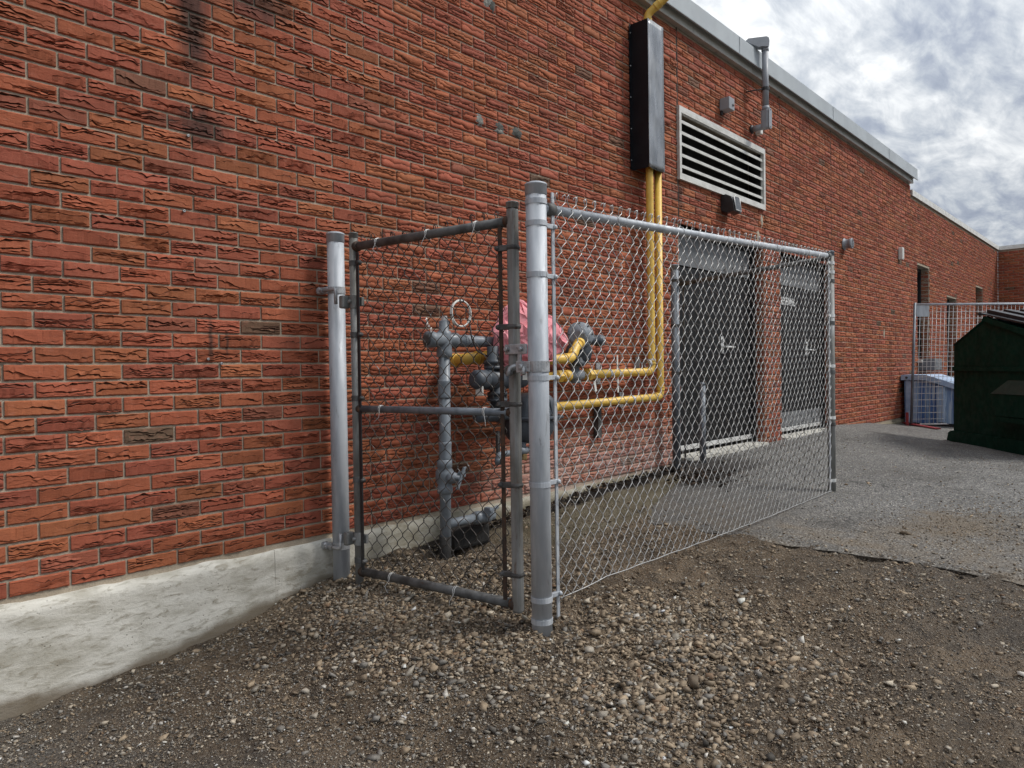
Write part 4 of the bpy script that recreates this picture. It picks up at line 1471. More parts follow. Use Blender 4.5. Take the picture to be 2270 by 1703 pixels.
# coil of white tubing hung on the riser
coil = empty('tubing_coil', (2.64, -0.33, 1.56), label='small white coil of tubing hanging on the grey riser', cat='coil')
pts = []
for i in range(121):
    a = 2 * PI * 3 * i / 120
    rr = 0.071 + 0.0025 * math.sin(a * 0.67)
    pts.append((2.652 + rr * math.cos(a), RY - 0.045 + 0.006 * math.sin(i * 0.21) + 0.00009 * i, 1.575 + rr * math.sin(a)))
MB().tube(pts, 0.0036, 6).build('tubing', 'white_plastic', coil)
for a in (1.4, 3.3, 5.7):
    p = Vector((2.652 + 0.071 * math.cos(a), RY - 0.04, 1.575 + 0.071 * math.sin(a)))
    MB().ring(p, (-math.sin(a), 0, math.cos(a)), 0.009, 0.0125, 0.006, 10).build('cable_tie', 'black_plastic', coil)
MB().tube(fillet([(2.715, RY - 0.04, 1.53), (2.725, RY - 0.045, 1.44), (2.76, RY - 0.05, 1.37), (2.86, RY - 0.05, 1.335), (2.98, RY - 0.05, 1.345)], 0.05, 5), 0.004, 6).build('black_lead', 'black_plastic', coil)

# gas meter
MX, MY = 3.03, -0.37
meter = empty('gas_meter', (MX, MY, 0.8), label='dark grey gas meter with barrel index head behind the gate', cat='gas meter')
h = MB()
h.lathe([(0.03, 0.0), (0.046, 0.006), (0.054, 0.02), (0.055, 0.085), (0.050, 0.09), (0.050, 0.10), (0.058, 0.105), (0.058, 0.25), (0.051, 0.255), (0.051, 0.265), (0.055, 0.27), (0.053, 0.39), (0.045, 0.415), (0.02, 0.425)], (2.71, MY, 1.212), (1, 0, -0.005), 28)
h.build('index_barrel', 'meter_paint', meter)
MB().box((3.07, MY - 0.055, 1.225), (0.04, 0.004, 0.042), bev=0.001).build('label_plate', 'white_plastic', meter)
MB().box((2.735, MY - 0.02, 1.150), (0.008, 0.055, 0.05), bev=0.002).build('side_plate', 'white_plastic', meter)
h = MB()
h.lathe([(0.052, 0), (0.052, 0.018), (0.042, 0.020), (0.042, 0.030), (0.052, 0.032), (0.052, 0.050), (0.034, 0.055), (0.034, 0.13)], (2.865, MY, 1.268), (0, 0, 1), 20)
h.build('inlet_flange', 'meter_paint', meter)
h = MB()
h.lathe([(0.040, 0), (0.040, 0.05), (0.058, 0.052), (0.058, 0.066), (0.046, 0.068), (0.046, 0.085), (0.058, 0.088), (0.058, 0.104), (0.045, 0.107), (0.045, 0.15)], (2.895, MY, 1.035), (0, 0, 1), 20)
h.build('neck_flange', 'meter_paint', meter)
for i in range(6):
    a = 2 * PI * i / 6 + 0.3
    MB().lathe([(0.006, 0), (0.006, 0.044), (0.004, 0.046)], (2.895 + 0.051 * math.cos(a), MY + 0.051 * math.sin(a), 1.094), (0, 0, 1), 6, smooth=False).build('bolt', 'galv_dark', meter)
    MB().lathe([(0.006, 0), (0.006, 0.038), (0.004, 0.040)], (2.865 + 0.046 * math.cos(a), MY + 0.046 * math.sin(a), 1.276), (0, 0, 1), 6, smooth=False).build('bolt', 'galv_dark', meter)
# lower body: rounded casting in two halves with a flanged seam
V, F = [], []
nu, nv = 32, 20
for j in range(nv):
    ph = -PI / 2 + PI * j / (nv - 1)
    for i in range(nu):
        a = 2 * PI * i / nu
        sx = math.copysign(abs(math.cos(a)) ** 0.55, math.cos(a)) * math.cos(ph) ** 0.5
        sy = math.copysign(abs(math.sin(a)) ** 0.55, math.sin(a)) * math.cos(ph) ** 0.5
        sz = math.copysign(abs(math.sin(ph)) ** 0.8, math.sin(ph))
        V.append((3.205 + 0.145 * sx + 0.02 * sz, MY + 0.03 + 0.125 * sy, 0.975 + 0.15 * sz))
for j in range(nv - 1):
    for i in range(nu):
        F.append((j * nu + i, j * nu + (i + 1) % nu, (j + 1) * nu + (i + 1) % nu, (j + 1) * nu + i))
mesh_np('meter_body', V, F, 'meter_paint', meter, smooth=True)
MB().box((3.205, MY + 0.03, 0.975), (0.315, 0.275, 0.020), bev=0.006).build('body_flange', 'meter_paint', meter)
for i in range(5):
    MB().lathe([(0.006, 0), (0.006, 0.04), (0.004, 0.042)], (3.085 + 0.06 * i, MY - 0.098, 0.955), (0, 0, 1), 6, smooth=False).build('bolt', 'galv_dark', meter)
h = MB()
h.lathe([(0.02, 0), (0.036, 0.008), (0.041, 0.025), (0.041, 0.17), (0.047, 0.173), (0.047, 0.19), (0.041, 0.193), (0.041, 0.38)], (2.74, MY + 0.02, 1.012), (1, 0, 0), 22)
h.build('side_barrel', 'meter_paint', meter)
h = MB()
for a in (0.0, 0.7, 1.4):
    h.box((3.12 + 0.10 * a, MY - 0.088, 1.04), (0.010, 0.016, 0.09), ex=(1, 0, 0.3), ez=(-0.3, 0, 1), bev=0.003)
h.build('casting_rib', 'meter_paint', meter)
dr = MB()
dr.tube(fillet([(2.875, MY - 0.02, 0.735), (2.875, MY - 0.02, 0.785), (3.15, MY - 0.02, 0.792)], 0.02, 5), 0.0165, 12)
dr.lathe([(0.018, -0.03), (0.023, -0.028), (0.023, 0.028), (0.018, 0.03)], (3.08, MY - 0.02, 0.79), (1, 0, 0), 12)
dr.lathe([(0.020, -0.025), (0.022, 0.0), (0.020, 0.01)], (2.875, MY - 0.02, 0.755), (0, 0, 1), 12)
dr.build('drip_pipe', 'grey_paint', meter)
MB().lathe([(0.018, 0), (0.022, 0.004), (0.022, 0.03), (0.015, 0.034), (0.015, 0.05)], (3.085, MY - 0.02, 0.735), (0, 0, 1), 8, smooth=False).build('drip_plug', 'brass', meter)
MB().tube([(3.085, MY - 0.02, 0.78), (3.085, MY - 0.02, 0.84)], 0.018, 12).build('drain_stub', 'meter_paint', meter)
MB().box((2.955, MY + 0.06, 0.83), (0.018, 0.018, 0.16)).build('support_leg', 'galv_dark', meter)

# pink cloth tied over the meter head
bag = empty('cloth_cover', (3.12, -0.40, 1.25), label='faded pink cloth cover wrapped over the gas meter head', cat='cloth cover')
V, F = [], []
nu, nv = 36, 16
rb = np.random.default_rng(77)
ph_ = rb.uniform(0, 6.28, 8)
_a, _t = np.meshgrid(np.linspace(0, 2 * PI, nu, endpoint=False), np.linspace(0, 1, nv))
crump = 1 - 2.4 * np.abs(fnoise(np.cos(_a) * 0.9 + _t * 0.8, np.sin(_a) * 0.9 + _t * 1.1, 1.3, 55, 3))
for j in range(nv):
    t_ = j / (nv - 1)
    for i in range(nu):
        a = 2 * PI * i / nu
        ca, sa = math.cos(a), math.sin(a)
        rx = np.interp(t_, [0, 0.08, 0.28, 0.60, 0.80, 0.92, 1.0], [0.08, 0.17, 0.250, 0.230, 0.150, 0.065, 0.012])
        ry = np.interp(t_, [0, 0.08, 0.28, 0.60, 0.80, 0.92, 1.0], [0.07, 0.13, 0.165, 0.145, 0.095, 0.05, 0.01])
        tri = lambda q: 2 * abs(q / (2 * PI) - math.floor(q / (2 * PI) + 0.5)) * 2 - 1
        fold = 0.13 * tri(5 * a + ph_[0] + 2.6 * t_) + 0.075 * tri(9 * a + ph_[1] - 4 * t_) + 0.05 * tri(14 * a + ph_[2] + 7 * t_)
        fold *= (0.45 + 0.55 * (1 - t_))
        z = 1.250 + 0.425 * t_
        zz = z + 0.030 * tri(3 * a + 0.6) * math.sin(t_ * PI) - 0.060 * (1 - t_) * math.cos(a - 2.4)
        # a second, lower corner of the cloth sticks up on the far side
        ear = math.exp(-((a if a < PI else a - 2 * PI) / 0.55) ** 2) * math.exp(-((t_ - 0.72) / 0.22) ** 2)
        cxm = 3.13 - 0.065 * max(0, t_ - 0.70) / 0.30 + 0.02 * math.sin(t_ * 5)
        kx = 1 + fold
        cr = 0.012 * crump[j, i] * math.sin(min(1, t_ * 1.3) * PI * 0.9 + 0.15)
        V.append((cxm + rx * kx * ca + ca * cr, -0.385 + ry * kx * sa + sa * cr, zz + 0.012 * ear + 0.6 * cr))
        if 0 < j < nv - 1:
            V[-1] = tuple(np.array(V[-1]) + rb.normal(0, 0.0085, 3))
for j in range(nv - 1):
    for i in range(nu):
        F.append((j * nu + i, j * nu + (i + 1) % nu, (j + 1) * nu + (i + 1) % nu, (j + 1) * nu + i))
F.append(tuple((nv - 1) * nu + i for i in range(nu)))
F = [t3 for q in F for t3 in ([(q[0], q[1], q[2]), (q[0], q[2], q[3])] if len(q) == 4 and rb.random() < 0.5 else ([(q[0], q[1], q[3]), (q[1], q[2], q[3])] if len(q) == 4 else [q]))]
mesh_np('cloth', V, F, 'pink_fabric', bag, smooth=False)
pts = []
for i in range(41):
    a = 2 * PI * i / 40
    pts.append((3.11 + 0.185 * math.cos(a), -0.385 + 0.150 * math.sin(a), 1.285 - 0.03 * math.cos(a - 2.4)))
MB().tube(pts, 0.004, 6, cap=False).build('tie_cord', 'pink_fabric', bag)

# black block added for the shade in the hollow under the branch
blk = MB()
blk.box((2.80, -0.185, 0.315), (0.26, 0.15, 0.12), ex=(1, -0.12, 0.04), ey=(0.12, 1, 0), bev=0.02)
blk.build('hollow_shade_block', 'rubber', None, label='black block added as the shade in the hollow beneath the pipe branch', cat='block')

# ---- electrical bits on the wall
box = empty('junction_box', (6.44, -0.05, 3.77), label='small grey junction box above the louvre vent', cat='junction box')
MB().box((6.435, -0.052, 3.775), (0.115, 0.10, 0.115), bev=0.006).build('case', 'pvc_grey', box)
MB().lathe([(0.012, 0), (0.012, 0.006), (0.006, 0.008)], (6.455, -0.1025, 3.765), (0, -1, 0), 10).build('cover_screw', 'galv_dark', box)
MB().box((6.40, -0.012, 3.70), (0.03, 0.02, 0.04), bev=0.003).build('cable_gland', 'black_plastic', box)

cond = empty('conduit', (7.10, -0.15, 3.6), label='grey conduit rising past the roof edge to a hooded weatherhead', cat='conduit')
CXc, CYc = 7.075, -0.155
MB().tube([(CXc, CYc, 3.86), (CXc, CYc, 4.47)], 0.031, 16).build('pipe', 'pvc_grey', cond)
MB().tube([(CXc, CYc, 4.455), (CXc, CYc, 4.49)], 0.036, 16).build('pipe_collar', 'pvc_grey', cond)
h = MB()
pr = [(-0.045, 0.0), (0.045, 0.0), (0.050, 0.06), (0.042, 0.09), (0.02, 0.10), (-0.17, 0.072), (-0.19, 0.055), (-0.18, 0.035), (-0.06, -0.012)]
h.prism(pr, (CXc, CYc + 0.042, 4.482), Vector((0.75, -0.66, 0)).normalized(), (0, 0, 1), Vector((-0.66, -0.75, 0)).normalized(), 0.085)
h.build('weatherhead', 'pvc_grey', cond)
lb = MB()
lb.box((CXc, CYc, 3.77), (0.072, 0.085, 0.20), bev=0.02)
lb.tube([(CXc, CYc, 3.86), (CXc, CYc, 3.90)], 0.037, 14)
lb.build('conduit_body', 'pvc_grey', cond)
cv = MB()
n2 = 12
poly = [(0.034 * math.cos(PI * i / n2), 0.07 + 0.034 * math.sin(PI * i / n2)) for i in range(n2 + 1)] + [(-0.034 * math.cos(PI * i / n2), -0.07 - 0.034 * math.sin(PI * i / n2)) for i in range(n2 + 1)]
cv.prism(poly, (CXc, CYc - 0.043, 3.77), (1, 0, 0), (0, 0, 1), (0, -1, 0), 0.007)
cv.build('cover_plate', 'pvc_grey', cond)
for dz in (-0.085, 0.085):
    MB().lathe([(0.006, 0), (0.006, 0.003)], (CXc, CYc - 0.0505, 3.77 + dz), (0, -1, 0), 8).build('screw', 'galv_dark', cond)
el = MB()
el.tube([(CXc, CYc + 0.03, 3.705), (CXc, -0.02, 3.705)], 0.031, 14)
el.build('wall_stub', 'pvc_grey', cond)
MB().lathe([(0.04, 0), (0.045, 0.01), (0.032, 0.025)], (CXc, -0.001, 3.705), (0, -1, 0), 14).build('wall_collar', 'black_plastic', cond)
MB().ring((CXc, CYc, 4.075), (0, 0, 1), 0.0315, 0.038, 0.03, 18).build('strap', 'black_plastic', cond)
MB().tube([(CXc - 0.03, CYc, 4.07), (CXc - 0.10, -0.08, 4.055), (CXc - 0.13, -0.005, 4.05)], 0.006, 6).build('strap_tail', 'black_plastic', cond)
wbx = MB()
wbx.box((7.20, -0.03, 3.70), (0.06, 0.06, 0.05), bev=0.006)
wbx.build('sensor', 'white_plastic', None, label='tiny white sensor on the wall just below the conduit body', cat='sensor')

lamp = empty('wall_lamp', (6.46, -0.06, 2.82), label='black wedge shaped wall lamp under the louvre vent', cat='wall lamp')
prof = [(0.0, 0.08), (-0.05, 0.088), (-0.10, 0.06), (-0.125, 0.0), (-0.135, -0.085), (-0.06, -0.09), (0.0, -0.06)]
MB().prism(prof, (6.385, -0.002, 2.83), (0, 1, 0), (0, 0, 1), (1, 0, 0), 0.155).build('housing', 'black_plastic', lamp)
MB().prism([(0.0, 0.0), (0.115, 0.0), (0.115, 0.135), (0.0, 0.135)], (6.405, -0.1425, 2.757), (1, 0, 0), Vector((0, 0.14, 1)).normalized(), Vector((0, -1, 0.14)).normalized(), 0.004).build('lens', 'lens_glass', lamp)
fr = MB()
for (a, b_) in (((0, 0), (0.115, 0)), ((0.115, 0), (0.115, 0.135)), ((0.115, 0.135), (0, 0.135)), ((0, 0.135), (0, 0))):
    uu = Vector((0, 0.14, 1)).normalized()
    o_ = Vector((6.405, -0.146, 2.757))
    fr.tube([o_ + Vector((1, 0, 0)) * a[0] + uu * a[1], o_ + Vector((1, 0, 0)) * b_[0] + uu * b_[1]], 0.004, 6)
fr.build('lens_rim', 'steel_bright', lamp)

horn = empty('vent_hood', (9.87, -0.05, 2.86), label='round grey vent hood on the brick wall right of the fence', cat='vent hood')
MB().lathe([(0.078, 0), (0.078, 0.012), (0.060, 0.016), (0.062, 0.075), (0.068, 0.08), (0.068, 0.105), (0.060, 0.110)], (9.85, -0.001, 2.865), (0, -1, 0), 24).build('hood', 'pvc_grey', horn)
for i in range(5):
    MB().box((9.85, -0.113, 2.865 + (i - 2) * 0.02), (0.09 - abs(i - 2) * 0.012, 0.006, 0.006)).build('grille_bar', 'galv_dark', horn)
wb2 = empty('wall_box', (12.42, -0.03, 3.02), label='narrow white box high on the wall near the building corner', cat='wall box')
MB().box((12.42, -0.03, 3.025), (0.10, 0.06, 0.19), bev=0.008).build('case', 'white_plastic', wb2)
MB().box((12.42, -0.0615, 3.025), (0.075, 0.004, 0.16), bev=0.002).build('cover', 'white_alu', wb2)

# ------------------------------------------------------------------ chain link
MW, MH = 0.068, 0.086


def zig_mesh(name, halves, phase, mat, r=0.0020, top_curl=True, n=5):
    """one woven strand, unit spacing, starting at z=0"""
    pts = []
    sgn = 1 if phase == 0 else -1
    for j in range(halves + 1):
        s = sgn * (1 if j % 2 else -1)
        zj = j * MH / 2
        xb = s * (MW / 4 + 0.0016)
        if j > 0:
            pts.append((xb - s * 0.0034, -0.0028 * s, zj - 0.0078))
        pts.append((xb, 0.0, zj))
        if j < halves:
            pts.append((xb - s * 0.0034, 0.0028 * s, zj + 0.0078))
            pts.append((0.0 + s * 0.0025, 0.0036 * s, zj + MH / 4))
    if top_curl:
        s = sgn * (1 if halves % 2 else -1)
        zj = halves * MH / 2
        pts += [(s * MW / 4 + s * 0.004, -0.003, zj + 0.016), (s * MW / 4 - s * 0.004, -0.004, zj + 0.026), (s * MW / 4 - s * 0.013, 0.002, zj + 0.020), (s * MW / 4 - s * 0.015, 0.003, zj + 0.008)]
    mbz = MB()
    mbz.tube(pts, r, n)
    me = bpy.data.meshes.new(name)
    me.from_pydata(mbz.v, [], mbz.f)
    me.polygons.foreach_set('use_smooth', mbz.s)
    me.materials.append(MATS[mat])
    return me


def chain_panel(P0, P1, s0, s1, zb, zt, parent, mat, halves, r=0.0020, seed=1, curl=True, yoff=0.0):
    """strands hung between s0 and s1 along P0->P1. zb, zt: functions of s"""
    d = Vector((P1[0] - P0[0], P1[1] - P0[1], 0)).normalized()
    nrm = Vector((d.y, -d.x, 0))
    ms = [zig_mesh('wire', halves, k_, mat, r, curl) for k_ in (0, 1)]
    cnt = int((s1 - s0) / (MW / 2))
    rr = np.random.default_rng(seed)
    full = halves * MH / 2
    for i in range(cnt):
        s = s0 + (i + 0.5) * (s1 - s0) / cnt
        o = bpy.data.objects.new('wire', ms[i % 2])
        p = Vector((P0[0], P0[1], 0)) + d * s + nrm * (yoff + 0.004 * math.sin(s * 3.1 + seed))
        o.location = (p.x, p.y, zb(s))
        o.rotation_euler = (rr.normal(0, 0.0022), rr.normal(0, 0.0012), math.atan2(d.y, d.x))
        o.scale = ((s1 - s0) / cnt / (MW / 2), 1.0, (zt(s) - zb(s)) / full)
        COL.objects.link(o)
        attach(o, parent)


def band(mb_, x, y, z, r, h=0.020):
    mb_.ring((x, y, z), (0, 0, 1), r * 0.99, r + 0.0028, h, 24)


def post(mb_, x, y, z0, z1, r, n=24):
    mb_.tube([(x, y, z0), (x, y, z1)], r, n)


def cap_prof(r, h=0.05):
    return [(r * 1.01, 0), (r * 1.06, 0.001), (r * 1.06, h * 0.70), (r * 1.10, h * 0.72), (r * 1.10, h * 0.80), (r * 1.02, h * 0.86), (r * 0.70, h * 0.96), (r * 0.3, h), (0.001, h * 1.01)]


PA = Vector((2.035, -0.082, 0))     # hinge post
PC = Vector((2.200, -1.283, 0))     # corner post
PD = Vector((5.578, -1.283, 0))     # far post
PE = Vector((5.330, -0.105, 0))     # wall end post
PRAD = 0.0425

# hinge post
hp = empty('gate_post', (PA.x, PA.y, gh(PA.x, PA.y)), label='bright galvanized gate post standing against the brick wall', cat='post')
p = MB()
post(p, PA.x, PA.y, 0.0, 1.93, PRAD)
p.build('pipe', 'galv', hp)
MB().lathe(cap_prof(PRAD, 0.055), (PA.x, PA.y, 1.918), n=26).build('post_cap', 'galv', hp)
gd = (PC - PA).normalized()          # along the gate
gn = Vector((gd.y, -gd.x, 0))        # faces the camera side (-X)
if gn.x > 0:
    gn = -gn
for zz, dirn in ((1.675, -1), (0.385, 1)):
    b_ = MB()
    band(b_, PA.x, PA.y, zz, PRAD, 0.034)
    c0 = PA + gn * (PRAD + 0.002)
    lug = PA - gd * 0.035 + gn * (PRAD + 0.004)
    b_.box((lug.x, lug.y, zz), (0.055, 0.014, 0.036), ex=gd, ey=gn, bev=0.004)
    b_.lathe([(0.016, -0.012), (0.019, -0.008), (0.019, 0.014), (0.010, 0.018)], (lug.x - gd.x * 0.03, lug.y - gd.y * 0.03, zz), gn, 12)
    b_.build('hinge_band', 'galv_fitting', hp)
    pin = MB()
    q0 = PA - gd * 0.055 + gn * (PRAD + 0.016)
    q1 = PA + gd * 0.062 + gn * (PRAD + 0.016)
    q2 = Vector((q1.x, q1.y, 0))
    pin.tube(fillet([(q0.x, q0.y, zz), (q1.x, q1.y, zz), (q2.x, q2.y, zz + dirn * 0.075)], 0.014, 5), 0.0085, 10)
    pin.lathe([(0.014, 0), (0.014, 0.012)], (q0.x + gd.x * 0.012, q0.y + gd.y * 0.012, zz), gd, 6, smooth=False)
    pin.build('hinge_pin', 'galv_fitting', hp)


def G(s, z, off=0.0):
    q = PA + gd * s + gn * off
    return (q.x, q.y, z)


gate = empty('chain_link_gate', G(0.6, 0.2), label='weathered chain link gate with dark rusty frame and mid rail', cat='gate')
up = MB()
up.tube([G(0.132, 0.195), G(0.132, 1.93)], 0.0215, 18)
up.build('upright', 'galv_old', gate)
MB().lathe(cap_prof(0.022, 0.03), G(0.132, 1.925), n=18).build('upright_cap', 'galv_old', gate)
up = MB()
up.box(G(1.094, 1.087), (0.043, 0.043, 1.70), ex=gd, ey=gn, bev=0.012)
up.build('upright', 'galv_old', gate)
MB().lathe(cap_prof(0.0255, 0.03), G(1.094, 1.933), n=18).build('upright_cap', 'galv_old', gate)
for zz, rad, mt_, nm in ((1.882, 0.0205, 'galv_dark', 'top_rail'), (1.081, 0.0165, 'galv_grey', 'mid_rail'), (0.272, 0.0205, 'galv_dark', 'bottom_rail')):
    MB().tube([G(0.145, zz), G(1.08, zz)], rad, 16).build(nm, mt_, gate)
    for s in (0.152, 1.070):
        MB().lathe([(rad * 1.0, -0.014), (rad * 1.22, -0.006), (rad * 1.28, 0.012), (rad, 0.016)], G(s, zz), gd if s < 0.5 else gd, 14).build('weld', 'rust_bar', gate)
MB().box(G(0.170, 1.06, 0.012), (0.018, 0.006, 1.58), ex=gd, ey=gn).build('tension_bar', 'black_plastic', gate)
MB().box(G(1.036, 1.06, 0.012), (0.018, 0.006, 1.62), ex=gd, ey=gn).build('tension_bar', 'rust_bar', gate)
for zz in (1.80, 1.447, 1.134, 0.729, 0.328):
    b_ = MB()
    q = G(0.132, zz)
    band(b_, q[0], q[1], zz, 0.0215, 0.026)
    b_.box(G(0.165, zz, 0.004), (0.032, 0.012, 0.024), ex=gd, ey=gn, bev=0.002)
    b_.lathe([(0.009, -0.01), (0.009, 0.012), (0.005, 0.015)], G(0.180, zz, 0.008), gn, 8)
    b_.build('tension_band', 'galv_dark', gate)
for zz in (1.77, 1.44, 1.116, 0.776, 0.399):
    b_ = MB()
    b_.box(G(1.094, zz), (0.050, 0.050, 0.026), ex=gd, ey=gn, bev=0.012)
    b_.box(G(1.050, zz, 0.012), (0.055, 0.022, 0.024), ex=gd, ey=gn, bev=0.003)
    b_.lathe([(0.009, -0.006), (0.010, 0.012), (0.005, 0.016)], G(1.028, zz, 0.018), gn, 8)
    b_.build('tension_band', 'galv_dark', gate)
for zz in (1.610, 0.435):
    b_ = MB()
    q = G(0.132, zz)
    band(b_, q[0], q[1], zz, 0.0222, 0.062)
    b_.box(G(0.092, zz, 0.030), (0.032, 0.050, 0.064), ex=gd, ey=gn, bev=0.008)
    b_.lathe([(0.010, 0), (0.010, 0.012), (0.006, 0.016)], G(0.128, zz, 0.022), gn, 10)
    b_.box(G(0.165, zz, -0.01), (0.035, 0.018, 0.045), ex=gd, ey=gn, bev=0.004)
    b_.build('hinge_clamp', 'galv_old', gate)
chain_panel(PA, PC, 0.168, 1.040, lambda s: 0.262, lambda s: 1.905 + 0.01 * math.sin(s * 9), gate, 'wire_old', 38, r=0.0020, seed=4, curl=True, yoff=-0.016)
# loose wire ties on the rails
rr_ = np.random.default_rng(12)
for s, zz, rad in ((0.30, 1.882, .0205), (0.62, 1.882, .0205), (0.90, 1.882, .0205), (0.30, 1.081, .0165), (0.93, 1.081, .0165), (0.35, .272, .0205), (0.75, .272, .0205)):
    pts = []
    for i in range(22):
        a = 2 * PI * 1.35 * i / 21 + 1.0
        rt = rad + 0.003
        pts.append(G(s + 0.012 * i / 21, zz + rt * math.sin(a), rt * math.cos(a) * -1.0))
    e_ = Vector(pts[-1])
    pts.append(tuple(e_ + gn * 0.012 + Vector((0, 0, -0.035)) + gd * rr_.uniform(-0.02, 0.02)))
    pts.append(tuple(e_ + gn * 0.016 + Vector((0, 0, -0.06)) + gd * rr_.uniform(-0.03, 0.03)))
    MB().tube(pts, 0.0014, 5).build('wire_tie', 'steel_bright', gate)
# fork latch
lt = MB()
lt.box(G(1.094, 1.345, 0.0), (0.060, 0.062, 0.042), ex=gd, ey=gn, bev=0.004)
lt.box(G(1.135, 1.345, 0.030), (0.085, 0.010, 0.042), ex=gd, ey=gn, bev=0.003)
for s in (1.080, 1.150):
    lt.lathe([(0.011, 0), (0.011, 0.010), (0.007, 0.014)], G(s, 1.345, 0.034), gn, 6, smooth=False)
lt.build('latch_clamp', 'galv_fitting', gate)
lt = MB()
lt.box(G(1.140, 1.300, 0.028), (0.018, 0.012, 0.06), ex=gd, ey=gn, bev=0.004)
lt.tube(fillet([G(1.140, 1.28, 0.030), G(1.105, 1.268, 0.052), G(1.100, 1.235, 0.058)], 0.02, 5), 0.010, 8)
lt.tube(fillet([G(1.140, 1.28, 0.030), G(1.172, 1.272, 0.050), G(1.176, 1.240, 0.056)], 0.02, 5), 0.010, 8)
lt.build('latch_fork', 'galv_fitting', gate)

# fence run parallel to the wall
SLOPE = (2.081 - 1.924) / 3.15


def rail_z(s):
    return 1.920 + SLOPE * s


fence = empty('chain_link_fence', (PC.x, PC.y, 0.19), label='long shiny chain link fence panel with stout corner post and top rail', cat='fence')
p = MB()
post(p, PC.x, PC.y, 0.0, 1.985, PRAD)
p.build('corner_post', 'galv', fence)
MB().lathe(cap_prof(PRAD, 0.055), (PC.x, PC.y, 1.968), n=26).build('post_cap', 'galv', fence)
p = MB()
post(p, PD.x, PD.y, 0.1, 2.10, 0.0285)
p.build('end_post', 'galv_old', fence)
MB().lathe(cap_prof(0.0285, 0.04), (PD.x, PD.y, 2.09), n=20).build('post_cap', 'galv_grey', fence)
pts = [(PC.x + 0.05, PC.y, rail_z(0.05)), (PC.x + 1.6, PC.y - 0.004, rail_z(1.6) - 0.006), (PD.x - 0.02, PD.y, rail_z(3.358))]
MB().tube(pts, 0.0205, 16).build('top_rail', 'galv', fence)
rc = MB()
rc.lathe([(0.012, -0.02), (0.027, -0.018), (0.027, 0.03), (0.022, 0.032)], (PC.x + 0.075, PC.y, rail_z(0.07)), (1, 0, 0.05), 16)
rc.build('rail_end_cup', 'galv_dark', fence)
rc = MB()
rc.lathe([(0.012, -0.03), (0.026, -0.03), (0.026, 0.02), (0.022, 0.022)], (PD.x - 0.055, PD.y, rail_z(3.32)), (1, 0, 0.05), 16)
rc.build('rail_end_cup', 'galv_dark', fence)
TB = PC.x + 0.098
MB().box((TB, PC.y - 0.006, 1.108), (0.017, 0.006, 1.775)).build('tension_bar', 'galv', fence)
MB().box((PD.x - 0.052, PD.y - 0.006, 1.20), (0.016, 0.006, 1.76)).build('tension_bar', 'galv', fence)
for zz in (1.94, 1.852, 1.645, 1.225, 0.79, 0.319, 0.23):
    b_ = MB()
    band(b_, PC.x, PC.y, zz, PRAD, 0.021)
    if zz not in (0.23, 1.94):
        b_.box((PC.x + 0.066, PC.y - 0.006, zz), (0.062, 0.016, 0.019), bev=0.002)
        b_.lathe([(0.009, -0.006), (0.011, 0.004), (0.006, 0.012)], (PC.x + 0.101, PC.y - 0.012, zz), (0.3, -1, 0), 10)
    if zz == 1.94:
        b_.box((PC.x + 0.055, PC.y, zz - 0.012), (0.03, 0.014, 0.02), bev=0.002)
    b_.build('tension_band', 'galv', fence)
# latch receiver band with its bolt
b_ = MB()
band(b_, PC.x, PC.y, 1.272, PRAD + 0.001, 0.044)
b_.box((PC.x - 0.045, PC.y + 0.03, 1.272), (0.05, 0.012, 0.044), ex=gd, ey=gn, bev=0.003)
b_.box((PC.x - 0.050, PC.y + 0.055, 1.272), (0.030, 0.020, 0.048), ex=gd, ey=gn, bev=0.003)
b_.lathe([(0.012, -0.03), (0.012, 0.012), (0.008, 0.016)], (PC.x - 0.060, PC.y + 0.040, 1.272), gn, 8)
b_.build('latch_band', 'galv_fitting', fence)
b_ = MB()
b_.tube([(PC.x - 0.055, PC.y + 0.115, 1.255), (PC.x - 0.052, PC.y + 0.05, 1.262)], 0.008, 8)
b_.ring((PC.x - 0.062, PC.y + 0.105, 1.258), (1, 0.2, 0.1), 0.012, 0.022, 0.012, 14)
b_.build('latch_bolt', 'galv_dark', fence)
for zz in (2.035, 1.966, 1.64, 1.26, 0.87, 0.396):
    b_ = MB()
    band(b_, PD.x, PD.y, zz, 0.0285, 0.024)
    b_.box((PD.x - 0.045, PD.y - 0.006, zz), (0.045, 0.014, 0.018), bev=0.002)
    b_.build('tension_band', 'steel_bright', fence)
for zz in (1.90, 1.585, 1.215, 0.82):
    b_ = MB()
    band(b_, PD.x, PD.y, zz, 0.0290, 0.026)
    b_.box((PD.x - 0.01, PD.y + 0.04, zz), (0.014, 0.04, 0.02), bev=0.002)
    b_.build('tension_band', 'galv_dark', fence)
chain_panel(PC, PD, 0.104, 3.322, lambda s: np.interp(s, [0.1, 0.43, 1.28, 2.2, 3.35], [0.288, 0.308, 0.300, 0.300, 0.315]) + 0.003 * math.sin(s * 7),
            lambda s: rail_z(s) + 0.044 - 0.012 * s, fence, 'wire_new', 40, r=0.00172, seed=2, curl=True, yoff=0.016)
pts = [(PC.x + 0.10, PC.y - 0.018, 0.30)]
for i in range(1, 40):
    s = 0.1 + 3.22 * i / 39
    pts.append((PC.x + s, PC.y - 0.020, float(np.interp(s, [0.1, 0.43, 1.28, 2.2, 3.35], [0.290, 0.312, 0.304, 0.304, 0.320])) + 0.006 + 0.002 * math.sin(i * 1.9)))
MB().tube(pts, 0.0022, 5).build('tension_wire', 'wire_new', fence)
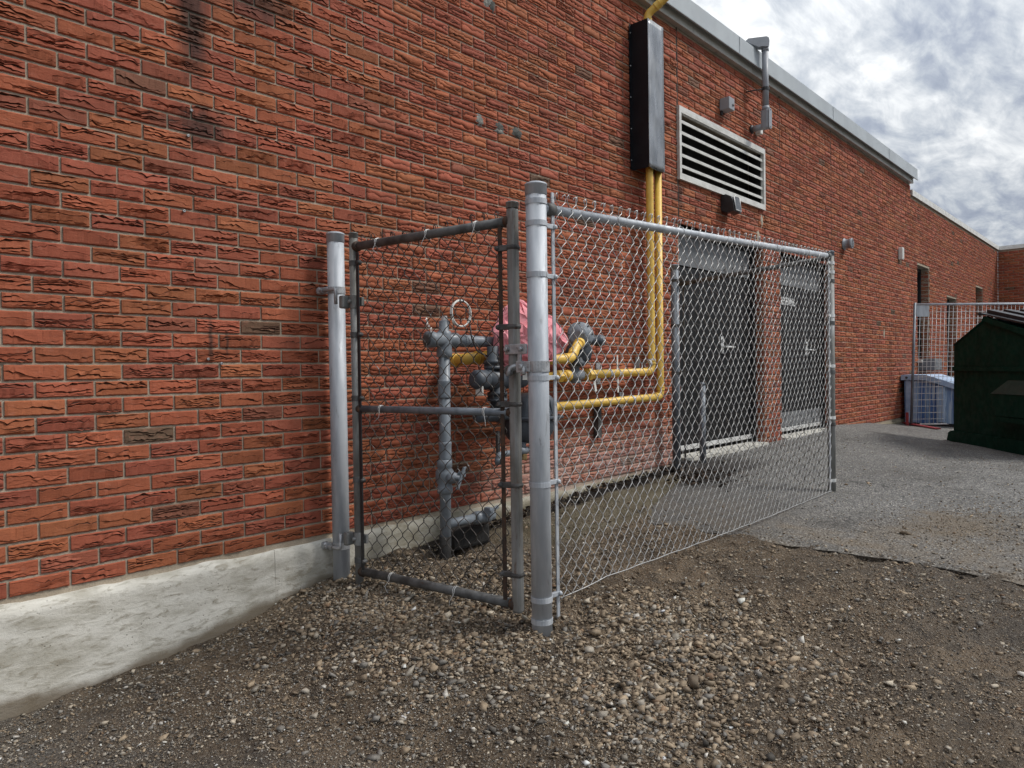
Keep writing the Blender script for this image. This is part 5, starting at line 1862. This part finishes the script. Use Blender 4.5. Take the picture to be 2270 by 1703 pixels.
for s in (0.55, 1.15, 1.75, 2.35, 2.9):
    pts = []
    for i in range(20):
        a = 2 * PI * 1.2 * i / 19
        pts.append((PC.x + s + 0.014 * i / 19, PC.y + 0.0245 * math.cos(a), rail_z(s) + 0.0245 * math.sin(a)))
    pts.append((PC.x + s + 0.02, PC.y - 0.035, rail_z(s) - 0.05))
    MB().tube(pts, 0.0014, 5).build('wire_tie', 'wire_new', fence)

# short return to the wall
back = empty('chain_link_fence', (PE.x, PE.y, 0.38), label='short chain link return between the far post and a dark wall post', cat='fence')
p = MB()
post(p, PE.x, PE.y, 0.2, 2.10, 0.0345)
p.build('wall_post', 'galv_grey', back)
MB().lathe(cap_prof(0.0345, 0.05), (PE.x, PE.y, 2.088), n=22).build('post_cap', 'galv_grey', back)
MB().tube([(PE.x + 0.01, PE.y - 0.03, 1.968), (PD.x, PD.y + 0.03, 2.078)], 0.0185, 14).build('top_rail', 'galv_dark', back)
for zz in (2.0, 1.62, 1.22, 0.85, 0.47):
    b_ = MB()
    band(b_, PE.x, PE.y, zz, 0.0345, 0.024)
    b_.box((PE.x + 0.005, PE.y - 0.05, zz), (0.016, 0.05, 0.02), bev=0.002)
    b_.build('tension_band', 'galv_dark', back)
MB().box((PE.x + 0.012, PE.y - 0.075, 1.18), (0.006, 0.016, 1.60)).build('tension_bar', 'galv_dark', back)
chain_panel(PE, PD, 0.075, 1.15, lambda s: 0.43 - 0.08 * s, lambda s: 2.0 + 0.085 * s, back, 'wire_old', 38, r=0.0019, seed=6, curl=True, yoff=0.004)

# bollard by the door
bol = empty('bollard', (5.72, -0.14, 0.42), label='short grey steel pipe bollard in front of the double door', cat='bollard')
MB().tube([(5.72, -0.14, 0.3), (5.72, -0.14, 1.115)], 0.029, 18).build('pipe', 'galv_grey', bol)
MB().lathe([(0.030, 0), (0.031, 0.012), (0.024, 0.022), (0.01, 0.027), (0.001, 0.028)], (5.72, -0.14, 1.11), n=18).build('post_cap', 'galv_grey', bol)

# ------------------------------------------------------------------ dumpster
DB = Vector((10.131, -1.139, 0.0))
E1 = Vector((-0.7836, -0.6212, 0))
E2 = Vector((0.6212, -0.7836, 0))
dump = empty('dumpster', tuple(DB + E1 * 0.9 + E2 * 0.9 + Vector((0, 0, 0.3))), label='dark green steel dumpster with sloped black lid', cat='dumpster')
zg = 0.315
DLEN, DWID = 2.05, 1.75
prof = [(0.10, zg + 0.12), (0.12, 1.50), (0.80, 1.775), (DLEN - 0.10, 1.455), (DLEN - 0.10, zg + 0.12)]
b_ = MB()
b_.prism(prof, DB, E1, (0, 0, 1), E2, DWID)
b_.build('body', 'dumpster_green', dump)
sk_ = MB()
sk_.prism([(0.0, zg), (0.04, zg + 0.11), (0.10, zg + 0.14), (DLEN - 0.06, zg + 0.14), (DLEN, zg + 0.02), (DLEN, zg)], DB - E2 * 0.035, E1, (0, 0, 1), E2, DWID + 0.07)
sk_.build('skid_base', 'dumpster_green', dump)
b_ = MB()
b_.prism([(0.115, 1.185), (0.115, 1.235), (DLEN - 0.11, 1.225), (DLEN - 0.11, 1.175)], DB - E2 * 0.022, E1, (0, 0, 1), E2, 0.022)
b_.build('side_rib', 'dumpster_green', dump)
rim = MB()
rim.prism([(0.76, 1.755), (0.80, 1.80), (DLEN - 0.05, 1.48), (DLEN - 0.05, 1.41)], DB - E2 * 0.035, E1, (0, 0, 1), E2, 0.05)
rim.build('rim', 'dumpster_green', dump)
b_ = MB()
b_.tube([DB + E1 * 0.12 + E2 * 0.002 + Vector((0, 0, 1.50)), DB + E1 * 0.80 + E2 * 0.002 + Vector((0, 0, 1.775))], 0.014, 8)
b_.build('edge_bead', 'dumpster_green', dump)
for k_ in range(2):
    o2 = k_ * (DWID / 2)
    ld = MB()
    sl = Vector((DLEN - 0.86, 1.585 - 1.83))
    n_l = Vector((-sl.y, sl.x)).normalized()
    a = Vector((0.74, 1.825))
    e_ = a + sl * 1.02
    ld.prism([(a.x, a.y), (a.x, a.y + 0.018), (e_.x, e_.y + 0.018), (e_.x, e_.y)], DB + E2 * (o2 - 0.04), E1, (0, 0, 1), E2, DWID / 2 + 0.03)
    lo = ld.build('lid', 'black_plastic', dump)
    for q in range(5):
        rb_ = MB()
        rb_.prism([(a.x + 0.02, a.y + 0.018), (a.x + 0.04, a.y + 0.05), (e_.x - 0.05, e_.y + 0.06), (e_.x - 0.02, e_.y + 0.018)], DB + E2 * (o2 + 0.02 + q * DWID / 2 / 5), E1, (0, 0, 1), E2, 0.07)
        rb_.build('lid_rib', 'black_plastic', lo)
b_ = MB()
b_.tube([DB + E1 * 0.73 - E2 * 0.05 + Vector((0, 0, 1.83)), DB + E1 * 0.73 + E2 * (DWID + 0.05) + Vector((0, 0, 1.83))], 0.018, 10)
b_.build('lid_hinge', 'black_plastic', dump)
# fork pocket
pk = MB()
pk.prism([(1.06, 0.0), (1.20, 0.145), (1.78, 0.145), (1.90, 0.0)], DB - E2 * 0.106 + Vector((0, 0, 0.938)), E1, (E2 * 0.70 + Vector((0, 0, 1))), E2 * -1, 0.004)
pk.build('pocket_cover', 'pocket_green', dump)
pk = MB()
pk.box(DB + E1 * 1.48 - E2 * 0.05 + Vector((0, 0, 0.82)), (0.82, 0.10, 0.24), ex=E1, ey=E2, bev=0.004)
pk.build('fork_pocket', 'dumpster_green', dump)
MB().box(DB + E1 * 1.48 - E2 * 0.099 + Vector((0, 0, 0.665)), (0.60, 0.012, 0.05), ex=E1, ey=E2).build('pocket_lip', 'dumpster_green', dump)

# ------------------------------------------------------------------ temporary fence panel
TP0 = Vector((12.10, -0.235, 0.0))
TD = Vector((0.68, -0.733, 0)).normalized()
tz0 = gh(12.1, -0.3) + 0.012
lean = Vector((0.045, -0.05, 0)) / 1.88


def TF(s, z):
    q = TP0 + TD * s + lean * (z - tz0)
    return (q.x, q.y, z)


tf = empty('temporary_fence', TF(0.0, tz0), label='silver wire mesh temporary fence panel behind the dumpster', cat='fence')
TLEN = 2.9
MB().tube([TF(0, tz0 + 0.01), TF(0, tz0 + 1.885)], 0.020, 14).build('upright', 'galv_grey', tf)
MB().tube([TF(TLEN, tz0 + 0.01), TF(TLEN, tz0 + 1.86)], 0.020, 14).build('upright', 'galv_grey', tf)
MB().tube([TF(0.02, tz0 + 1.862), TF(TLEN, tz0 + 1.835)], 0.017, 12).build('top_rail', 'galv', tf)
MB().tube([TF(0.13, tz0 + 0.03), TF(TLEN, tz0 + 0.03)], 0.014, 12).build('bottom_rail', 'steel_bright', tf)
MB().box(TF(0.12, tz0 + 1.77), (0.19, 0.012, 0.19), ex=TD, ey=(TD.y, -TD.x, 0)).build('corner_plate', 'galv', tf)
hz = [0.11 + 0.098 * i for i in range(6)] + [0.675 + 0.078 * i for i in range(6)] + [1.13 + 0.102 * i for i in range(7)]
for z in hz:
    MB().tube([TF(0.01, tz0 + z), TF(TLEN, tz0 + z)], 0.0042, 6).build('wire', 'steel_bright', tf)
nv_ = 46
for i in range(1, nv_):
    s = 0.02 + TLEN * i / nv_
    MB().tube([TF(s, tz0 + 0.03), TF(s, tz0 + 1.84)], 0.0036, 6).build('wire', 'steel_bright', tf)
foot = empty('fence_foot', (12.05, -0.25, tz0), label='flat red steel foot plate holding the temporary fence', cat='foot')
FD = Vector((-0.83, -0.56, 0)).normalized()
f0, f1 = Vector((12.40, -0.06, 0)), Vector((11.38, -0.75, 0))
f0.z, f1.z = gh(f0.x, f0.y) + 0.028, gh(f1.x, f1.y) + 0.028
FE = (f1 - f0).normalized()
MB().box((f0 + f1) / 2, ((f1 - f0).length, 0.075, 0.016), ex=FE, ey=(FE.y, -FE.x, 0), ez=(0, 0, 1)).build('plate', 'red_paint', foot)
MB().box((12.055, -0.19, tz0 + 0.115), (0.035, 0.035, 0.20)).build('pin', 'red_paint', foot)

# ------------------------------------------------------------------ blue bin
bz = gh(12.7, -0.4) + 0.012
bx0_, bx1_ = 12.43, 13.45
binr = empty('storage_bin', (12.9, -0.5, bz), label='faded blue plastic bin with a sloped lid beside the wall corner', cat='bin')
prof_b = [(-0.06, bz + 0.04), (-0.05, bz + 0.70), (-0.36, bz + 0.70), (-1.02, bz + 0.47), (-0.98, bz + 0.04)]
mb = MB()
mb.prism(prof_b, (bx0_ + 0.03, 0, 0), (0, 1, 0), (0, 0, 1), (1, 0, 0), bx1_ - bx0_ - 0.06)
mb.build('body', 'faded_blue', binr)
for (ya, yb, zt_) in ((-0.12, -0.075, 0.68), (-0.62, -0.50, 0.60), (-0.80, -0.74, 0.54)):
    MB().box((bx0_ + 0.018, (ya + yb) / 2, bz + 0.04 + zt_ / 2), (0.03, yb - ya, zt_ - 0.03), bev=0.008).build('rib', 'pale_blue', binr)
MB().box((bx0_ + 0.02, -0.17, bz + 0.37), (0.035, 0.12, 0.66), bev=0.01).build('end_panel', 'pale_blue', binr)
ldp = [(-0.015, bz + 0.71), (-0.015, bz + 0.79), (-0.36, bz + 0.79), (-1.08, bz + 0.535), (-1.08, bz + 0.455), (-0.36, bz + 0.705)]
mb = MB()
mb.prism(ldp, (bx0_ - 0.02, 0, 0), (0, 1, 0), (0, 0, 1), (1, 0, 0), bx1_ - bx0_ + 0.04)
mb.build('lid', 'pale_blue', binr)
MB().lathe([(0.018, 0), (0.018, 0.02), (0.01, 0.024)], (bx0_ - 0.019, -0.10, bz + 0.75), (-1, 0, 0), 10).build('hinge_pin', 'black_plastic', binr)
MB().box((12.9, -0.5, bz + 0.02), (0.85, 0.8, 0.06)).build('base', 'black_plastic', binr)

# ------------------------------------------------------------------ loose stones, gravel, leaves
OCT_V = np.array([(1, 0, 0), (-1, 0, 0), (0, 1, 0), (0, -1, 0), (0, 0, 1), (0, 0, -1)], float)
OCT_F = np.array([(0, 2, 4), (2, 1, 4), (1, 3, 4), (3, 0, 4), (2, 0, 5), (1, 2, 5), (3, 1, 5), (0, 3, 5)])
_g = (1 + 5 ** 0.5) / 2
ICO_V = np.array([(-1, _g, 0), (1, _g, 0), (-1, -_g, 0), (1, -_g, 0), (0, -1, _g), (0, 1, _g), (0, -1, -_g), (0, 1, -_g), (_g, 0, -1), (_g, 0, 1), (-_g, 0, -1), (-_g, 0, 1)], float)
ICO_V /= np.linalg.norm(ICO_V[0])
ICO_F = np.array([(0, 11, 5), (0, 5, 1), (0, 1, 7), (0, 7, 10), (0, 10, 11), (1, 5, 9), (5, 11, 4), (11, 10, 2), (10, 7, 6), (7, 1, 8), (3, 9, 4), (3, 4, 2), (3, 2, 6), (3, 6, 8), (3, 8, 9), (4, 9, 5), (2, 4, 11), (6, 2, 10), (8, 6, 7), (9, 8, 1)])
CUB_V = np.array([(x, y, z) for x in (-1, 1) for y in (-1, 1) for z in (-1, 1)], float) * 0.66
CUB_F = np.array([(0, 1, 3), (0, 3, 2), (4, 6, 7), (4, 7, 5), (0, 4, 5), (0, 5, 1), (2, 3, 7), (2, 7, 6), (0, 2, 6), (0, 6, 4), (1, 5, 7), (1, 7, 3)])
TINTS = np.array([(0.34, 0.262, 0.176), (0.27, 0.207, 0.140), (0.20, 0.152, 0.104), (0.33, 0.293, 0.237), (0.21, 0.194, 0.17), (0.095, 0.085, 0.072), (0.48, 0.415, 0.32), (0.64, 0.60, 0.53), (0.26, 0.168, 0.10)])


def stones(name, X, Y, S, tint_p, bv, bf, zoff, seed, sink=0.25, **kw):
    r = np.random.default_rng(seed)
    n = len(X)
    k_ = len(bv)
    P = bv[None] * np.clip(1 + r.normal(0, 0.34, (n, k_, 1)), 0.4, 1.7) + r.normal(0, 0.16, (n, k_, 3))
    P = P * np.stack([r.uniform(0.8, 1.35, n), r.uniform(0.7, 1.1, n), r.uniform(0.40, 0.75, n)], 1)[:, None, :] * (S / 2)[:, None, None]
    a = r.uniform(0, 2 * PI, n)
    ca, sa = np.cos(a), np.sin(a)
    x = P[..., 0] * ca[:, None] - P[..., 1] * sa[:, None]
    y = P[..., 0] * sa[:, None] + P[..., 1] * ca[:, None]
    tl = r.normal(0, 0.30, n)
    z = P[..., 2] + x * tl[:, None]
    base_z = zoff(X, Y) + S * 0.28 * (1 - sink * 2) + r.uniform(-0.1, 0.25, n) * S
    W = np.stack([x + X[:, None], y + Y[:, None], z + base_z[:, None]], 2).reshape(-1, 3)
    Fc = (bf[None] + (np.arange(n) * k_)[:, None, None]).reshape(-1, 3)
    ti = np.array([r.choice(len(TINTS), p=q) for q in tint_p]) if tint_p.ndim == 2 and len(tint_p) == n else r.choice(len(TINTS), n, p=tint_p)
    C = np.minimum(TINTS[ti] * r.uniform(0.62, 1.25, (n, 1)), 0.66)
    me = bpy.data.meshes.new(name)
    me.vertices.add(len(W))
    me.vertices.foreach_set('co', W.astype(np.float32).ravel())
    me.loops.add(Fc.size)
    me.loops.foreach_set('vertex_index', Fc.astype(np.int32).ravel())
    me.polygons.add(len(Fc))
    me.polygons.foreach_set('loop_start', (np.arange(len(Fc)) * 3).astype(np.int32))
    me.update(calc_edges=True)
    at = me.attributes.new('tint', 'FLOAT_COLOR', 'POINT')
    at.data.foreach_set('color', np.c_[np.repeat(C, k_, 0), np.ones(n * k_)].astype(np.float32).ravel())
    me.materials.append(MATS['stone_tint'])
    o = bpy.data.objects.new(name, me)
    COL.objects.link(o)
    return tag(o, **kw)


def gz(x, y):
    return gh_np(x, y) + near_relief(x, y)


def az(x, y):
    return gh_np(x, y) + 0.012


def scatter(n, x0, x1, y0, y1, dens, seed):
    r = np.random.default_rng(seed)
    X, Y = [], []
    while sum(map(len, X)) < n:
        x = r.uniform(x0, x1, n * 2)
        y = r.uniform(y0, y1, n * 2)
        k_ = r.random(n * 2) < dens(x, y)
        X.append(x[k_])
        Y.append(y[k_])
    return np.concatenate(X)[:n], np.concatenate(Y)[:n]


def on_soil(x, y):
    return (x < asphalt_edge(y) + 0.01) & (y < -0.025)


def heap(x, y):
    """where the coarse gravel was tipped: along the gate and out in front of the corner post"""
    a = np.exp(-(((x - 2.0) / 0.42) ** 2 + ((y + 0.75) / 0.75) ** 2))
    b2 = np.exp(-(((x - 2.35) / 0.55) ** 2 + ((y + 1.75) / 0.42) ** 2))
    c2 = np.exp(-(((x - 2.35) / 0.35) ** 2 + ((y + 0.7) / 0.35) ** 2)) * 0.8
    d2 = np.exp(-(((x - 1.95) / 0.22) ** 2 + ((y + 2.0) / 0.30) ** 2)) * 0.9
    return np.clip(np.maximum.reduce([a, b2, c2, d2]) * (1.0 + 0.45 * fnoise(x, y, 1.6, 61, 3)), 0, 1)


def dist_fall(x, y):
    d = np.hypot(x - 0.0, y + 3.19)
    return np.clip(1.25 / np.maximum(d, 1.0) ** 1.0, 0.15, 1)


def patchy(x, y):
    return np.clip(0.42 + 0.75 * fnoise(x, y, 1.1, 62, 4), 0.06, 1.0)


P_TAN = np.array([0.27, 0.24, 0.16, 0.12, 0.07, 0.04, 0.06, 0.012, 0.028])
P_GREY = np.array([0.06, 0.10, 0.14, 0.20, 0.24, 0.15, 0.06, 0.04, 0.01])
P_TAN /= P_TAN.sum()
P_GREY /= P_GREY.sum()


def grey_zone(x, y):
    left = np.clip((1.45 - (0.9 * x + 0.25 * y) - 0.25 * fnoise(x, y, 0.8, 63, 3)) / 0.5, 0, 1)
    right = np.clip((0.6 * x - y + 0.4 * fnoise(x, y, 0.7, 64, 3) - 4.25) / 0.9, 0, 0.8)
    return np.maximum(left, right)


def tint_table(x, y, r):
    g = (r.random(len(x)) < grey_zone(x, y))
    return np.where(g[:, None], P_GREY[None], P_TAN[None])


rg = np.random.default_rng(99)
# coarse tipped gravel: crushed and rounded stone mixed
tf_heap = lambda x, y: heap(x, y) ** 1.3 * on_soil(x, y)
for cnt_, bv_, bf_, mean_, sd_, lab_ in ((10500, CUB_V, CUB_F, 0.0118, 201, 'angular crushed tan gravel tipped around the gate and corner post'),
                                         (4200, ICO_V, ICO_F, 0.0125, 211, 'rounded tan pebbles mixed into the gravel by the corner post')):
    X, Y = scatter(cnt_, 0.9, 4.0, -3.1, -0.03, tf_heap, sd_)
    S = np.clip(rg.lognormal(math.log(mean_), 0.44, len(X)), 0.005, 0.034)
    stones('gravel', X, Y, S, tint_table(X, Y, rg), bv_, bf_, gz, sd_ + 100, sink=0.36, label=lab_, cat='gravel', kind='stuff')
# smaller stones everywhere on the soil
X, Y = scatter(24000, 0.2, 4.1, -3.3, -0.03, lambda x, y: patchy(x, y) * on_soil(x, y) * dist_fall(x, y), 202)
S = np.clip(rg.lognormal(math.log(0.0086), 0.46, len(X)), 0.004, 0.030)
stones('gravel', X, Y, S, tint_table(X, Y, rg), CUB_V, CUB_F, gz, 302, sink=0.36, label='scattered small stones pressed into the brown dirt', cat='gravel', kind='stuff')
# grit
X, Y = scatter(120000, 0.2, 4.1, -3.3, -0.03, lambda x, y: np.clip(0.35 + 0.65 * patchy(x, y), 0, 1) * on_soil(x, y) * dist_fall(x, y), 203)
S = np.clip(rg.lognormal(math.log(0.0058), 0.33, len(X)), 0.003, 0.013)
stones('grit', X, Y, S, tint_table(X, Y, rg), OCT_V, OCT_F, gz, 303, label='fine crushed grit covering the dirt in the foreground', cat='grit', kind='stuff')
# crumbs on the asphalt
X, Y = scatter(6500, 3.8, 9.0, -3.2, -0.1, lambda x, y: (x > asphalt_edge(y) + 0.02) * np.clip(np.exp(-((x - 4.9) / 0.8) ** 2 - ((y + 2.3) / 0.35) ** 2) + 0.95 * np.exp(-(x - asphalt_edge(y)) / 0.10) + 0.06, 0, 1), 204)
S = np.clip(rg.lognormal(math.log(0.007), 0.4, len(X)), 0.003, 0.018)
stones('grit', X, Y, S, np.tile(P_TAN, (len(X), 1)), OCT_V, OCT_F, az, 304, label='loose crumbs of soil and grit on the asphalt', cat='grit', kind='stuff')

# single stones on the yard
for i, (x, y, s, lab) in enumerate(((4.55, -2.03, 0.045, 'rounded brown stone on the asphalt beside the trodden soil patch'), (4.62, -2.62, 0.05, 'dark brown stone on the asphalt at the right edge'),
                                    (5.15, -2.50, 0.035, 'small dark stone near the trodden soil patch on the asphalt'), (4.30, -2.15, 0.030, 'small tan stone on the asphalt near the broken edge'),
                                    (5.85, -1.30, 0.04, 'dark clod on the asphalt just right of the far fence post'), (6.0, -1.42, 0.028, 'little clod farther right of the far fence post'))):
    stones('stone', np.array([x]), np.array([y]), np.array([s]), np.array([[0, 0.2, 0.4, 0, 0.1, 0.2, 0, 0, 0.1]]), ICO_V, ICO_F, az, 400 + i, label=lab, cat='stone', group='loose stones on the asphalt')


# dead leaves blown against the fence corner
def leaves(n, seed):
    r = np.random.default_rng(seed)
    X = np.concatenate([r.normal(5.15, 0.22, n // 2), r.uniform(2.9, 5.6, n - n // 2)])
    Y = np.concatenate([r.normal(-0.42, 0.14, n // 2), -0.04 - np.abs(r.normal(0, 0.07, n - n // 2))])
    Y = np.minimum(Y, -0.03)
    Z = gh_np(X, Y) + 0.016 + r.uniform(0, 0.022, n)
    V, F, C = [], [], []
    for i in range(n):
        L = r.uniform(0.02, 0.055)
        a = r.uniform(0, 6.28)
        q = Matrix.Rotation(a, 3, 'Z') @ Matrix.Rotation(r.normal(0, 0.5), 3, 'X') @ Matrix.Rotation(r.normal(0, 0.4), 3, 'Y')
        pts_ = [(-L / 2, 0, 0), (-L * .2, -L * .27, .004), (L * .2, -L * .2, .006), (L / 2, 0, 0), (L * .2, L * .22, .006), (-L * .2, L * .27, .003), (0, 0, -0.004)]
        b0 = len(V)
        for p_ in pts_:
            w_ = q @ Vector(p_)
            V.append((X[i] + w_.x, Y[i] + w_.y, Z[i] + w_.z))
        F += [(b0 + 6, b0 + j, b0 + (j + 1) % 6) for j in range(6)]
        c = np.array([(0.055, 0.032, 0.018), (0.03, 0.02, 0.013), (0.10, 0.06, 0.033), (0.02, 0.015, 0.011)])[r.integers(4)] * r.uniform(0.8, 1.2)
        C += [(*c, 1.0)] * 7
    o = mesh_np('leaf_litter', V, F, 'leaf_tint', label='dark dead leaves gathered along the wall foot inside the fence', cat='leaves', kind='stuff')
    at = o.data.attributes.new('tint', 'FLOAT_COLOR', 'POINT')
    at.data.foreach_set('color', np.array(C, np.float32).ravel())


leaves(420, 88)
# a couple of pale twigs and scraps
for (x, y, a, L, mt_, lab) in ((2.95, -2.02, 0.6, 0.13, 'wood_twig', 'dark twig lying on the dirt in front of the fence'), (5.30, -0.62, 0.3, 0.10, 'white_plastic', 'pale scrap lying among the leaves inside the fence')):
    z = gh(x, y) + 0.016
    MB().tube([(x, y, z), (x + L * 0.5 * math.cos(a), y + L * 0.5 * math.sin(a), z + 0.006), (x + L * math.cos(a + 0.2), y + L * math.sin(a + 0.2), z)], [0.005, 0.004, 0.0025], 6).build('twig' if mt_ == 'wood_twig' else 'scrap', mt_, None, label=lab, cat='twig' if mt_ == 'wood_twig' else 'scrap')

bpy.context.view_layer.update()
